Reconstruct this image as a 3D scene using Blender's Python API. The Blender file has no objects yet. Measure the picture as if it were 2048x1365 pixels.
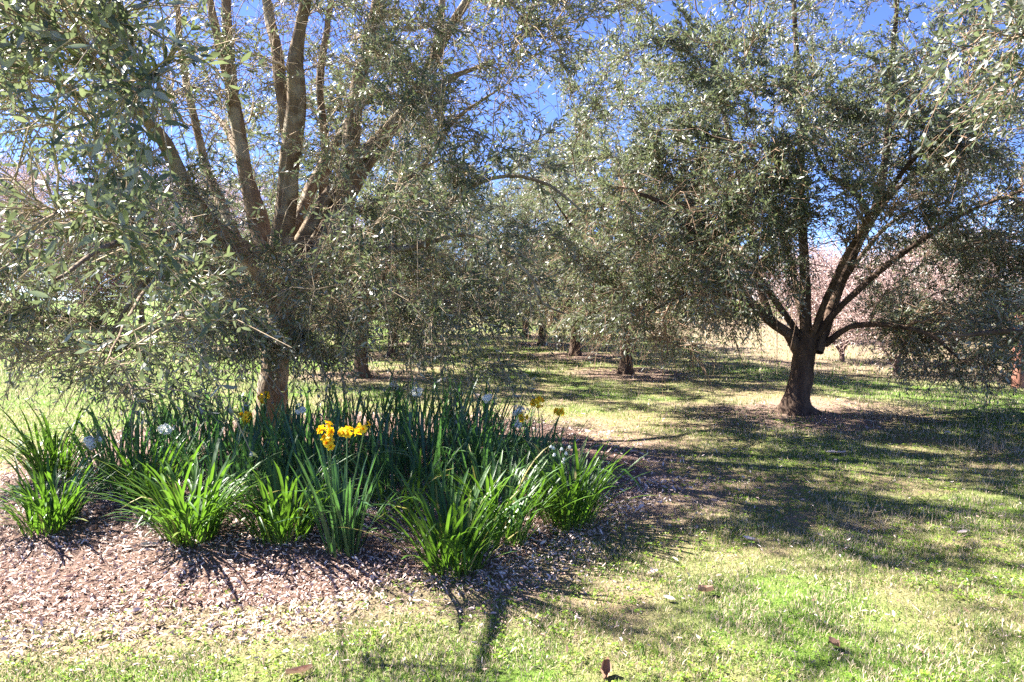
import bpy, math
import numpy as np
from mathutils import Vector, Matrix

# ------------------------------------------------------------------ camera, sky, sun, exposure
SC = bpy.context.scene
COL = SC.collection
F = 2048 * 24.0 / 36.0          # focal length in photograph pixels
CAM_H = 1.15
PITCH = math.atan((682.5 - 600.0) / F)

cam_data = bpy.data.cameras.new("camera")
cam_data.lens = 24.0
cam_data.sensor_width = 36.0
cam_data.clip_start = 0.05
cam_data.clip_end = 3000.0
cam = bpy.data.objects.new("camera", cam_data)
COL.objects.link(cam)
cam.location = (0, 0, CAM_H)
cam.rotation_euler = (math.pi / 2 - PITCH, 0, 0)
SC.camera = cam

SUN_EL = math.radians(46)
sun_h = np.array([-1.0, 0.42]); sun_h /= np.linalg.norm(sun_h)
SUN_DIR = Vector((sun_h[0] * math.cos(SUN_EL), sun_h[1] * math.cos(SUN_EL), math.sin(SUN_EL)))

world = bpy.data.worlds.new("World")
SC.world = world
world.use_nodes = True
wn = world.node_tree.nodes
wl = world.node_tree.links
sky = wn.new("ShaderNodeTexSky")
sky.sky_type = 'NISHITA'
sky.sun_disc = False
sky.sun_elevation = SUN_EL
sky.sun_rotation = math.atan2(SUN_DIR.x, SUN_DIR.y)
sky.air_density = 0.7
sky.dust_density = 0.0
sky.ozone_density = 10.0
hs = wn.new("ShaderNodeHueSaturation")
hs.inputs["Hue"].default_value = 0.515
hs.inputs["Saturation"].default_value = 1.0
wl.new(sky.outputs[0], hs.inputs["Color"])
wl.new(hs.outputs[0], wn["Background"].inputs[0])
wn["Background"].inputs[1].default_value = 0.051

sun_data = bpy.data.lights.new("sun", 'SUN')
sun_data.energy = 5.0
sun_data.angle = math.radians(0.53)
sun_data.color = (1.0, 0.95, 0.86)
sun = bpy.data.objects.new("sun", sun_data)
COL.objects.link(sun)
sun.rotation_euler = SUN_DIR.to_track_quat('Z', 'Y').to_euler()
sun.location = (-20, 6, 20)

SC.view_settings.view_transform = 'Standard'
SC.view_settings.look = 'None'
SC.view_settings.gamma = 1.0
SC.view_settings.use_curve_mapping = False
SC.view_settings.exposure = 2.85
SC.render.engine = 'CYCLES'
SC.cycles.max_bounces = 4
SC.cycles.diffuse_bounces = 2
SC.cycles.glossy_bounces = 2
SC.cycles.transmission_bounces = 2
SC.cycles.use_denoising = False
SC.cycles.sample_clamp_indirect = 6.0
SC.cycles.use_adaptive_sampling = False

# ------------------------------------------------------------------ small maths helpers
CP, SP = math.cos(PITCH), math.sin(PITCH)

def ray(px, py):
    u, v = px - 1024.0, 682.5 - py
    return np.array([u, F * CP + v * SP, v * CP - F * SP])

def P(px, py, depth):
    d = ray(px, py)
    return np.array([0, 0, CAM_H]) + d * (depth / d[1])

def project(p):
    q = np.asarray(p, float) - np.array([0, 0, CAM_H])
    fwd = q[..., 1] * CP - q[..., 2] * SP
    up = q[..., 1] * SP + q[..., 2] * CP
    fwd_s = np.where(fwd > 0.05, fwd, 0.05)
    return 1024 + F * q[..., 0] / fwd_s, 682.5 - F * up / fwd_s, fwd

def hash3(ix, iy, iz, seed):
    h = (ix.astype(np.int64) * 374761393 + iy.astype(np.int64) * 668265263 + iz.astype(np.int64) * 2147483647 + seed * 974634541) & 0xffffffff
    h = ((h ^ (h >> 13)) * 1274126177) & 0xffffffff
    h = (h ^ (h >> 16)) & 0xffffffff
    return h / 4294967295.0

def vnoise(p, freq, seed=0):
    p = np.asarray(p, float) * freq
    i = np.floor(p)
    f = p - i
    f = f * f * (3 - 2 * f)
    i = i.astype(np.int64)
    out = 0
    for dx in (0, 1):
        for dy in (0, 1):
            for dz in (0, 1):
                w = (f[..., 0] if dx else 1 - f[..., 0]) * (f[..., 1] if dy else 1 - f[..., 1]) * (f[..., 2] if dz else 1 - f[..., 2])
                out = out + w * hash3(i[..., 0] + dx, i[..., 1] + dy, i[..., 2] + dz, seed)
    return out

def n2(x, y, freq, seed=0):
    return vnoise(np.stack([np.asarray(x, float), np.asarray(y, float), np.zeros_like(np.asarray(x, float))], -1), freq, seed)

def fbm2(x, y, freq, seed=0):
    return 0.55 * n2(x, y, freq, seed) + 0.28 * n2(x, y, freq * 2.1, seed + 1) + 0.17 * n2(x, y, freq * 4.3, seed + 2)

def unit(v):
    v = np.asarray(v, float)
    return v / np.maximum(np.linalg.norm(v, axis=-1, keepdims=True), 1e-9)

def smooth(a, b, x):
    t = np.clip((x - a) / (b - a), 0, 1)
    return t * t * (3 - 2 * t)

BED_C = np.array([-1.32, 4.62]); BED_R = 2.28

def bed_d(x, y):
    """distance from the bed's edge in metres, negative inside; the edge wanders"""
    dx, dy = np.asarray(x, float) - BED_C[0], np.asarray(y, float) - BED_C[1]
    a = np.arctan2(dy, dx)
    r = np.hypot(dx * 0.97, dy)
    wob = 0.10 * np.sin(3 * a + 0.5) + 0.06 * np.sin(7 * a + 1.9) + 0.04 * np.sin(13 * a)
    return r - (BED_R + wob)

def gz(x, y):
    x = np.asarray(x, float); y = np.asarray(y, float)
    r = np.hypot(x, y)
    fade = 1 - smooth(25, 60, r)
    z = (0.05 * (n2(x, y, 0.55, 3) - 0.5) + 0.022 * (n2(x, y, 2.3, 4) - 0.5) + 0.010 * (n2(x, y, 7.0, 5) - 0.5)) * fade
    b = bed_d(x, y)
    z = z + 0.05 * (1 - smooth(-0.9, 0.15, b))
    return z

def ground(px, py):
    d = ray(px, py)
    z = 0.0
    for _ in range(6):
        t = (z - CAM_H) / d[2]
        p = np.array([0, 0, CAM_H]) + d * t
        z = float(gz(p[0], p[1]))
    p[2] = z
    return p

# ------------------------------------------------------------------ mesh helpers
def mesh_from(name, verts, polys, mats, tint=None, smooth_shade=False, mat_idx=None):
    """polys: list of int arrays (n,k); each becomes n faces of k corners"""
    me = bpy.data.meshes.new(name)
    verts = np.asarray(verts, np.float32)
    me.vertices.add(len(verts))
    me.vertices.foreach_set("co", verts.ravel())
    polys = [np.asarray(p, np.int32) for p in polys if len(p)]
    loops = np.concatenate([p.ravel() for p in polys])
    sizes = np.concatenate([np.full(len(p), p.shape[1], np.int32) for p in polys])
    starts = np.concatenate([[0], np.cumsum(sizes)[:-1]]).astype(np.int32)
    me.loops.add(len(loops))
    me.loops.foreach_set("vertex_index", loops)
    me.polygons.add(len(sizes))
    me.polygons.foreach_set("loop_start", starts)
    if smooth_shade:
        me.polygons.foreach_set("use_smooth", np.ones(len(sizes), bool))
    for m in (mats if isinstance(mats, (list, tuple)) else [mats]):
        me.materials.append(m)
    if mat_idx is not None:
        me.polygons.foreach_set("material_index", np.asarray(mat_idx, np.int32))
    if tint is not None:
        at = me.attributes.new("tint", 'FLOAT', 'FACE')
        at.data.foreach_set("value", np.asarray(tint, np.float32))
    me.update(calc_edges=True)
    return me

def obj(name, me, parent=None, label=None, cat=None, group=None, kind=None, loc=None):
    o = bpy.data.objects.new(name, me)
    COL.objects.link(o)
    if parent is not None:
        o.parent = parent
    if loc is not None:
        o.location = loc
    if label: o["label"] = label
    if cat: o["category"] = cat
    if group: o["group"] = group
    if kind: o["kind"] = kind
    return o

def thing(name, loc, label, cat, group=None):
    o = obj(name, None, None, label, cat, group, None, [float(v) for v in loc])
    o.empty_display_size = 0.2
    return o

def frames(pts):
    t = unit(np.gradient(pts, axis=0))
    m = unit(pts[-1] - pts[0])
    ref = np.eye(3)[int(np.argmin(np.abs(m)))]
    a = unit(np.cross(t, ref)); b = np.cross(t, a)
    return t, a, b

def tubes(paths, sides, rough=0.0, seed=0, flare=None):
    """paths: list of (pts, radii) -> verts, quads, tris (tip caps)"""
    V, Q, n0 = [], [], 0
    ang = np.arange(sides) / sides * 2 * math.pi
    for pts, rad in paths:
        t, a, b = frames(pts)
        K = len(pts)
        ring = np.cos(ang)[None, :, None] * a[:, None, :] + np.sin(ang)[None, :, None] * b[:, None, :]
        r = np.broadcast_to(rad[:, None], (K, sides)).copy()
        if rough:
            s = pts[:, None, :] + ring * rad[:, None, None]
            r *= 1 + rough * 2 * (vnoise(s * np.array([1, 1, .35]), 9, seed) - .5) + rough * 1.2 * (vnoise(s * np.array([1, 1, .5]), 26, seed + 1) - .5)
        if flare is not None:
            r *= flare(pts, np.broadcast_to(ang[None], (K, sides)))
        V.append((pts[:, None, :] + ring * r[:, :, None]).reshape(-1, 3))
        i = np.arange(K - 1)[:, None] * sides + n0
        j = np.arange(sides)[None]
        jn = (j + 1) % sides
        Q.append(np.stack([i + j, i + jn, i + sides + jn, i + sides + j], -1).reshape(-1, 4))
        n0 += K * sides
    return np.concatenate(V), np.concatenate(Q)

def tubes_same(pts, rad, sides=3):
    """pts (N,K,3), rad (N,K): vectorised thin tubes"""
    N, K, _ = pts.shape
    t = unit(np.gradient(pts, axis=1))
    m = unit(pts[:, -1] - pts[:, 0])
    ref = np.eye(3)[np.argmin(np.abs(m), 1)]
    a = unit(np.cross(t, ref[:, None, :])); b = np.cross(t, a)
    ang = np.arange(sides) / sides * 2 * math.pi
    V = pts[:, :, None, :] + rad[:, :, None, None] * (np.cos(ang)[None, None, :, None] * a[:, :, None, :] + np.sin(ang)[None, None, :, None] * b[:, :, None, :])
    base = (np.arange(N) * K * sides)[:, None, None]
    i = (np.arange(K - 1) * sides)[None, :, None]
    j = np.arange(sides)[None, None]
    jn = (j + 1) % sides
    q = np.stack([base + i + j, base + i + jn, base + i + sides + jn, base + i + sides + j], -1).reshape(-1, 4)
    return V.reshape(-1, 3), q

def smooth_path(pts, rad, step=0.10, jitter=0.0, rng=None):
    pts = np.asarray(pts, float); rad = np.asarray(rad, float)
    P4 = np.vstack([2 * pts[0] - pts[1], pts, 2 * pts[-1] - pts[-2]])
    out, ro = [], []
    for i in range(len(pts) - 1):
        n = max(2, int(np.linalg.norm(pts[i + 1] - pts[i]) / step))
        t = np.linspace(0, 1, n, endpoint=False)[:, None]
        p0, p1, p2, p3 = P4[i:i + 4]
        out.append(.5 * ((2 * p1) + (-p0 + p2) * t + (2 * p0 - 5 * p1 + 4 * p2 - p3) * t ** 2 + (-p0 + 3 * p1 - 3 * p2 + p3) * t ** 3))
        ro.append(rad[i] + (rad[i + 1] - rad[i]) * t[:, 0])
    out.append(pts[-1:]); ro.append(rad[-1:])
    out = np.vstack(out); ro = np.concatenate(ro)
    if jitter and rng is not None:
        j = rng.normal(0, jitter, out.shape)
        j[1:-1] = (j[:-2] + j[1:-1] + j[2:]) / 3
        j[0] = j[-1] = 0
        out = out + j
    return out, ro

# ------------------------------------------------------------------ materials
def new_mat(name):
    m = bpy.data.materials.new(name)
    m.use_nodes = True
    nt = m.node_tree
    for n in list(nt.nodes):
        nt.nodes.remove(n)
    out = nt.nodes.new("ShaderNodeOutputMaterial")
    return m, nt.nodes, nt.links, out

def ramp(nodes, stops, interp='LINEAR'):
    r = nodes.new("ShaderNodeValToRGB")
    e = r.color_ramp.elements
    r.color_ramp.interpolation = interp
    while len(e) < len(stops):
        e.new(0.5)
    for el, (p, c) in zip(e, stops):
        el.position = p
        el.color = (c[0], c[1], c[2], 1)
    return r

def tint_value(nodes, links):
    at = nodes.new("ShaderNodeAttribute"); at.attribute_name = "tint"
    oi = nodes.new("ShaderNodeObjectInfo")
    ad = nodes.new("ShaderNodeMath"); ad.operation = 'ADD'
    links.new(at.outputs["Fac"], ad.inputs[0]); links.new(oi.outputs["Random"], ad.inputs[1])
    fr = nodes.new("ShaderNodeMath"); fr.operation = 'FRACT'
    links.new(ad.outputs[0], fr.inputs[0])
    return fr.outputs[0]

def leaf_mat(name, top, under=None, trans=(0.10, 0.14, 0.02), tmix=0.3, rough=0.4, spec=0.5, base_grad=None):
    """two-sided leaf: a ramp of upper-side colours by tint, a paler underside, light shining through"""
    m, N, L, out = new_mat(name)
    tv = tint_value(N, L)
    rp = ramp(N, top)
    L.new(tv, rp.inputs[0])
    col = rp.outputs[0]
    if under is not None:
        ru = ramp(N, under)
        L.new(tv, ru.inputs[0])
        ge = N.new("ShaderNodeNewGeometry")
        mx = N.new("ShaderNodeMix"); mx.data_type = 'RGBA'
        L.new(ge.outputs["Backfacing"], mx.inputs[0]); L.new(col, mx.inputs[6]); L.new(ru.outputs[0], mx.inputs[7])
        col = mx.outputs[2]
    if base_grad is not None:
        tc = N.new("ShaderNodeTexCoord"); sx = N.new("ShaderNodeSeparateXYZ")
        L.new(tc.outputs["Object"], sx.inputs[0])
        mr = N.new("ShaderNodeMapRange"); mr.inputs[1].default_value = 0.0; mr.inputs[2].default_value = base_grad[1]
        L.new(sx.outputs[2], mr.inputs[0])
        mg = N.new("ShaderNodeMix"); mg.data_type = 'RGBA'
        mg.inputs[6].default_value = (*base_grad[0], 1)
        L.new(mr.outputs[0], mg.inputs[0]); L.new(col, mg.inputs[7])
        col = mg.outputs[2]
    pb = N.new("ShaderNodeBsdfPrincipled")
    L.new(col, pb.inputs["Base Color"])
    pb.inputs["Roughness"].default_value = rough
    pb.inputs["Specular IOR Level"].default_value = spec
    tr = N.new("ShaderNodeBsdfTranslucent")
    tr.inputs[0].default_value = (*trans, 1)
    ms = N.new("ShaderNodeMixShader")
    ms.inputs[0].default_value = tmix
    L.new(pb.outputs[0], ms.inputs[1]); L.new(tr.outputs[0], ms.inputs[2])
    L.new(ms.outputs[0], out.inputs[0])
    return m

def bark_mat(name, stops, scale=9.0, bump=0.5, stretch=0.3, lichen=None):
    m, N, L, out = new_mat(name)
    tc = N.new("ShaderNodeTexCoord")
    mp = N.new("ShaderNodeMapping"); mp.inputs["Scale"].default_value = (1, 1, stretch)
    L.new(tc.outputs["Object"], mp.inputs[0])
    n1 = N.new("ShaderNodeTexNoise"); n1.inputs["Scale"].default_value = scale; n1.inputs["Detail"].default_value = 8; n1.inputs["Roughness"].default_value = 0.65
    L.new(mp.outputs[0], n1.inputs[0])
    rp = ramp(N, stops); L.new(n1.outputs[0], rp.inputs[0])
    col = rp.outputs[0]
    if lichen:
        n3 = N.new("ShaderNodeTexNoise"); n3.inputs["Scale"].default_value = 5.0; n3.inputs["Detail"].default_value = 6
        L.new(tc.outputs["Object"], n3.inputs[0])
        r3 = ramp(N, [(0.52, (0, 0, 0)), (0.62, (1, 1, 1))]); L.new(n3.outputs[0], r3.inputs[0])
        mx = N.new("ShaderNodeMix"); mx.data_type = 'RGBA'
        L.new(r3.outputs[0], mx.inputs[0]); L.new(col, mx.inputs[6]); mx.inputs[7].default_value = (*lichen, 1)
        col = mx.outputs[2]
    n2_ = N.new("ShaderNodeTexNoise"); n2_.inputs["Scale"].default_value = scale * 4; n2_.inputs["Detail"].default_value = 6
    L.new(mp.outputs[0], n2_.inputs[0])
    bp = N.new("ShaderNodeBump"); bp.inputs["Strength"].default_value = bump; bp.inputs["Distance"].default_value = 0.012
    ad = N.new("ShaderNodeMath"); ad.operation = 'ADD'
    L.new(n1.outputs[0], ad.inputs[0]); L.new(n2_.outputs[0], ad.inputs[1])
    L.new(ad.outputs[0], bp.inputs["Height"])
    pb = N.new("ShaderNodeBsdfPrincipled"); pb.inputs["Roughness"].default_value = 0.9; pb.inputs["Specular IOR Level"].default_value = 0.15
    L.new(col, pb.inputs["Base Color"]); L.new(bp.outputs[0], pb.inputs["Normal"])
    L.new(pb.outputs[0], out.inputs[0])
    return m

def tint_mat(name, stops, rough=0.85, spec=0.2, trans=None, tmix=0.0):
    m, N, L, out = new_mat(name)
    tv = tint_value(N, L)
    rp = ramp(N, stops); L.new(tv, rp.inputs[0])
    pb = N.new("ShaderNodeBsdfPrincipled"); pb.inputs["Roughness"].default_value = rough; pb.inputs["Specular IOR Level"].default_value = spec
    L.new(rp.outputs[0], pb.inputs["Base Color"])
    if tmix:
        tr = N.new("ShaderNodeBsdfTranslucent")
        if trans is None: L.new(rp.outputs[0], tr.inputs[0])
        else: tr.inputs[0].default_value = (*trans, 1)
        ms = N.new("ShaderNodeMixShader"); ms.inputs[0].default_value = tmix
        L.new(pb.outputs[0], ms.inputs[1]); L.new(tr.outputs[0], ms.inputs[2]); L.new(ms.outputs[0], out.inputs[0])
    else:
        L.new(pb.outputs[0], out.inputs[0])
    return m

M_OLIVE = leaf_mat("olive_leaf",
    [(0, (0.030, 0.044, 0.029)), (0.4, (0.058, 0.075, 0.048)), (0.75, (0.100, 0.118, 0.076)), (0.94, (0.15, 0.17, 0.078)), (1, (0.25, 0.25, 0.07))],
    [(0, (0.18, 0.19, 0.168)), (0.6, (0.26, 0.265, 0.238)), (1, (0.33, 0.33, 0.29))],
    trans=(0.19, 0.235, 0.10), tmix=0.27, rough=0.42, spec=0.4)
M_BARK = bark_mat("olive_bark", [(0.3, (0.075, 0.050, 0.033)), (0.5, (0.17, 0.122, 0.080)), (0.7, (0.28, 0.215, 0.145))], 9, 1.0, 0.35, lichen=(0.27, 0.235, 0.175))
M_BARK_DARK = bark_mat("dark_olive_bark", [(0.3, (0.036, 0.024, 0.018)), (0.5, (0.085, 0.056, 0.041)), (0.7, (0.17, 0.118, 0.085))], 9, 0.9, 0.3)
M_TWIG = bark_mat("olive_twig", [(0.3, (0.20, 0.145, 0.095)), (0.6, (0.36, 0.28, 0.19)), (0.8, (0.46, 0.38, 0.27))], 14, 0.2, 1)
M_TWIG_RED = bark_mat("brown_twig", [(0.3, (0.13, 0.085, 0.058)), (0.6, (0.26, 0.175, 0.12)), (0.8, (0.36, 0.27, 0.19))], 14, 0.2, 1)
M_PINKBARK = bark_mat("orchard_bark", [(0.3, (0.10, 0.065, 0.055)), (0.7, (0.24, 0.165, 0.14))], 8, 0.5, 0.5)
M_PINKTWIG = bark_mat("pink_grey_twig", [(0.3, (0.24, 0.16, 0.145)), (0.7, (0.42, 0.31, 0.28))], 5, 0.1, 1)
M_BLOSSOM = tint_mat("pale_blossom", [(0, (0.52, 0.38, 0.36)), (0.6, (0.66, 0.52, 0.50)), (1, (0.75, 0.66, 0.62))], 0.8, 0.1, None, 0.3)
M_BLOSSOM_PINK = tint_mat("pink_blossom", [(0, (0.50, 0.16, 0.30)), (0.6, (0.62, 0.25, 0.42)), (1, (0.70, 0.42, 0.52))], 0.8, 0.1, None, 0.3)
M_GRASS = tint_mat("grass_blades",
    [(0, (0.045, 0.11, 0.014)), (0.25, (0.095, 0.19, 0.020)), (0.5, (0.19, 0.28, 0.032)), (0.62, (0.30, 0.30, 0.085)), (0.8, (0.46, 0.36, 0.24)), (1, (0.60, 0.485, 0.38))],
    0.6, 0.3, None, 0.35)
M_WEED = tint_mat("clover_leaf", [(0, (0.09, 0.19, 0.02)), (0.6, (0.17, 0.29, 0.03)), (1, (0.28, 0.36, 0.05))], 0.5, 0.4, (0.35, 0.48, 0.04), 0.35)
M_MULCH = tint_mat("leaf_mulch",
    [(0, (0.10, 0.058, 0.044)), (0.25, (0.22, 0.135, 0.10)), (0.6, (0.38, 0.26, 0.215)), (0.85, (0.53, 0.41, 0.36)), (1, (0.66, 0.57, 0.52))], 0.75, 0.25)
M_STRAW = tint_mat("dry_straw", [(0, (0.30, 0.22, 0.14)), (0.6, (0.48, 0.38, 0.25)), (1, (0.60, 0.51, 0.38))], 0.7, 0.3, None, 0.2)
M_STRAP = leaf_mat("strap_leaf", [(0, (0.024, 0.070, 0.015)), (0.5, (0.045, 0.112, 0.020)), (0.93, (0.080, 0.16, 0.028)), (0.965, (0.26, 0.24, 0.05)), (1, (0.36, 0.28, 0.14))],
    None, trans=(0.13, 0.27, 0.02), tmix=0.30, rough=0.42, spec=0.4, base_grad=((0.24, 0.30, 0.06), 0.11))
M_NARC = leaf_mat("narcissus_leaf", [(0, (0.030, 0.075, 0.034)), (0.5, (0.050, 0.115, 0.048)), (1, (0.085, 0.155, 0.055))],
    None, trans=(0.11, 0.27, 0.05), tmix=0.28, rough=0.36, spec=0.5, base_grad=((0.26, 0.31, 0.07), 0.09))
M_STEM = leaf_mat("flower_stem", [(0, (0.07, 0.14, 0.05)), (1, (0.11, 0.19, 0.07))], None, trans=(0.12, 0.25, 0.05), tmix=0.15, rough=0.4)
M_YELLOW = tint_mat("yellow_petal", [(0, (0.86, 0.60, 0.015)), (1, (0.92, 0.70, 0.04))], 0.5, 0.3, (0.95, 0.62, 0.01), 0.5)
M_ORANGE = tint_mat("orange_cup", [(0, (0.78, 0.24, 0.006)), (1, (0.88, 0.34, 0.01))], 0.5, 0.3, (0.9, 0.25, 0.0), 0.3)
M_WHITE = tint_mat("white_petal", [(0, (0.76, 0.77, 0.72)), (1, (0.86, 0.86, 0.82))], 0.5, 0.3, (0.85, 0.87, 0.80), 0.45)
M_CREAM = tint_mat("cream_cup", [(0, (0.78, 0.74, 0.45)), (1, (0.85, 0.82, 0.6))], 0.5, 0.3, None, 0.2)
M_DEAD = tint_mat("fallen_leaf", [(0, (0.20, 0.11, 0.07)), (0.5, (0.42, 0.27, 0.19)), (1, (0.62, 0.47, 0.37))], 0.7, 0.3, None, 0.15)
M_PALEDEAD = tint_mat("pale_fallen_leaf", [(0, (0.58, 0.46, 0.38)), (1, (0.70, 0.60, 0.52))], 0.7, 0.3, None, 0.15)
M_POST = bark_mat("red_timber", [(0.3, (0.20, 0.085, 0.06)), (0.7, (0.34, 0.17, 0.125))], 12, 0.5, 0.15)
M_SHRUB = leaf_mat("dark_shrub_leaf", [(0, (0.02, 0.05, 0.015)), (1, (0.06, 0.12, 0.03))], None, trans=(0.08, 0.16, 0.02), tmix=0.2, rough=0.45)

def ground_mat():
    m, N, L, out = new_mat("lawn_ground")
    tc = N.new("ShaderNodeTexCoord")
    def noise(scale, detail=6, rough=0.6):
        n = N.new("ShaderNodeTexNoise"); n.inputs["Scale"].default_value = scale; n.inputs["Detail"].default_value = detail; n.inputs["Roughness"].default_value = rough
        L.new(tc.outputs["Object"], n.inputs[0]); return n
    g = N.new("ShaderNodeAttribute"); g.attribute_name = "green"
    li = N.new("ShaderNodeAttribute"); li.attribute_name = "litter"
    na, nb, nc = noise(38, 8), noise(7, 6), noise(160, 4)
    straw = ramp(N, [(0.3, (0.10, 0.072, 0.042)), (0.55, (0.24, 0.18, 0.11)), (0.75, (0.40, 0.32, 0.21))]); L.new(nc.outputs[0], straw.inputs[0])
    green = ramp(N, [(0.3, (0.040, 0.075, 0.014)), (0.55, (0.10, 0.165, 0.026)), (0.75, (0.20, 0.26, 0.05))]); L.new(nc.outputs[0], green.inputs[0])
    brown = ramp(N, [(0.3, (0.10, 0.062, 0.045)), (0.55, (0.24, 0.165, 0.125)), (0.75, (0.40, 0.30, 0.24))]); L.new(nc.outputs[0], brown.inputs[0])
    s1 = N.new("ShaderNodeMath"); s1.operation = 'MULTIPLY_ADD'; L.new(nb.outputs[0], s1.inputs[0]); s1.inputs[1].default_value = 0.9; s1.inputs[2].default_value = -0.45
    s2 = N.new("ShaderNodeMath"); s2.operation = 'ADD'; s2.use_clamp = True; L.new(g.outputs["Fac"], s2.inputs[0]); L.new(s1.outputs[0], s2.inputs[1])
    m1 = N.new("ShaderNodeMix"); m1.data_type = 'RGBA'; L.new(s2.outputs[0], m1.inputs[0]); L.new(straw.outputs[0], m1.inputs[6]); L.new(green.outputs[0], m1.inputs[7])
    m2 = N.new("ShaderNodeMix"); m2.data_type = 'RGBA'; L.new(li.outputs["Fac"], m2.inputs[0]); L.new(m1.outputs[2], m2.inputs[6]); L.new(brown.outputs[0], m2.inputs[7])
    bp = N.new("ShaderNodeBump"); bp.inputs["Strength"].default_value = 0.9; bp.inputs["Distance"].default_value = 0.03
    L.new(na.outputs[0], bp.inputs["Height"])
    pb = N.new("ShaderNodeBsdfPrincipled"); pb.inputs["Roughness"].default_value = 0.95; pb.inputs["Specular IOR Level"].default_value = 0.1
    L.new(m2.outputs[2], pb.inputs["Base Color"]); L.new(bp.outputs[0], pb.inputs["Normal"])
    L.new(pb.outputs[0], out.inputs[0])
    return m

M_GROUND = ground_mat()
M_SOIL = bark_mat("mulch_soil", [(0.3, (0.07, 0.042, 0.032)), (0.5, (0.17, 0.105, 0.08)), (0.7, (0.34, 0.235, 0.19))], 60, 1.0, 1)

# ------------------------------------------------------------------ where things stand
MAIN = ground(545, 866)
RIGHT = ground(1595, 826)
BACK = [  # px, py of each trunk foot behind, variant, turn, scale
    (1252, 748, 0, 0.4, 0.98), (1150, 712, 1, 2.1, 1.0), (722, 756, 1, 4.0, 0.97), (786, 712, 0, 1.2, 1.0),
    (838, 690, 1, 5.0, 1.02), (1085, 690, 0, 3.3, 1.0), (866, 674, 0, 2.6, 1.05), (1052, 674, 1, 0.7, 1.05), (520, 696, 0, 5.4, 1.0)]
BACK_POS = [ground(b[0], b[1]) for b in BACK]
LEFT_OUT = np.array([-15.6, 15.5, float(gz(-15.6, 15.5))])
RIGHT_OUT = np.array([5.3, 4.3, float(gz(5.3, 4.3))])
TREE_XY = [(*RIGHT[:2], 1.5), *[(*p[:2], 1.25) for p in BACK_POS], (*LEFT_OUT[:2], 1.2)]

def litter(x, y):
    x = np.asarray(x, float); y = np.asarray(y, float)
    l = np.zeros_like(x)
    for tx, ty, r in TREE_XY:
        d = np.hypot((x - tx) * 0.9, y - ty) + 1.1 * (fbm2(x, y, 1.3, 31) - 0.5)
        l = np.maximum(l, 1 - smooth(r * 0.35, r * 1.05, d))
    # litter drifting out of the bed's right edge, and the dry bank on the right
    l = np.maximum(l, 0.75 * (1 - smooth(0.0, 0.15 + 0.6 * smooth(-0.6, 0.4, x), bed_d(x, y) + 0.6 * (fbm2(x, y, 1.7, 33) - 0.5))))
    bank = smooth(0.0, 0.9, (y - 9.3) * 0.55 + (x - 5.4) * 0.55 + 0.8 * (fbm2(x, y, 0.6, 35) - 0.5)) * smooth(3.6, 5.0, x) * (1 - smooth(34, 60, y))
    return np.clip(np.maximum(l, bank * 0.8), 0, 1)

def greenness(x, y):
    x = np.asarray(x, float); y = np.asarray(y, float)
    g = 0.50 + 1.7 * (fbm2(x, y, 0.8, 11) - 0.5) + 1.7 * (fbm2(x, y, 2.6, 14) - 0.5)
    g = g + 0.55 * smooth(-2.2, -3.6, x) * smooth(4.0, 6.0, y)
    g = g + 0.60 * smooth(3.2, 4.6, x) * smooth(6.8, 8.2, y)
    g = g + 0.22 * (1 - smooth(3.0, 4.2, y))
    g = g - 0.28 * smooth(0.0, 0.8, x) * (1 - smooth(3.2, 4.2, x)) * smooth(5.0, 6.5, y) * (1 - smooth(9, 11, y))
    g = g + 0.30 * np.exp(-((x - 0.9) ** 2 + (y - 6.3) ** 2) / 0.9)
    return np.clip(g, 0, 1)

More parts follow.
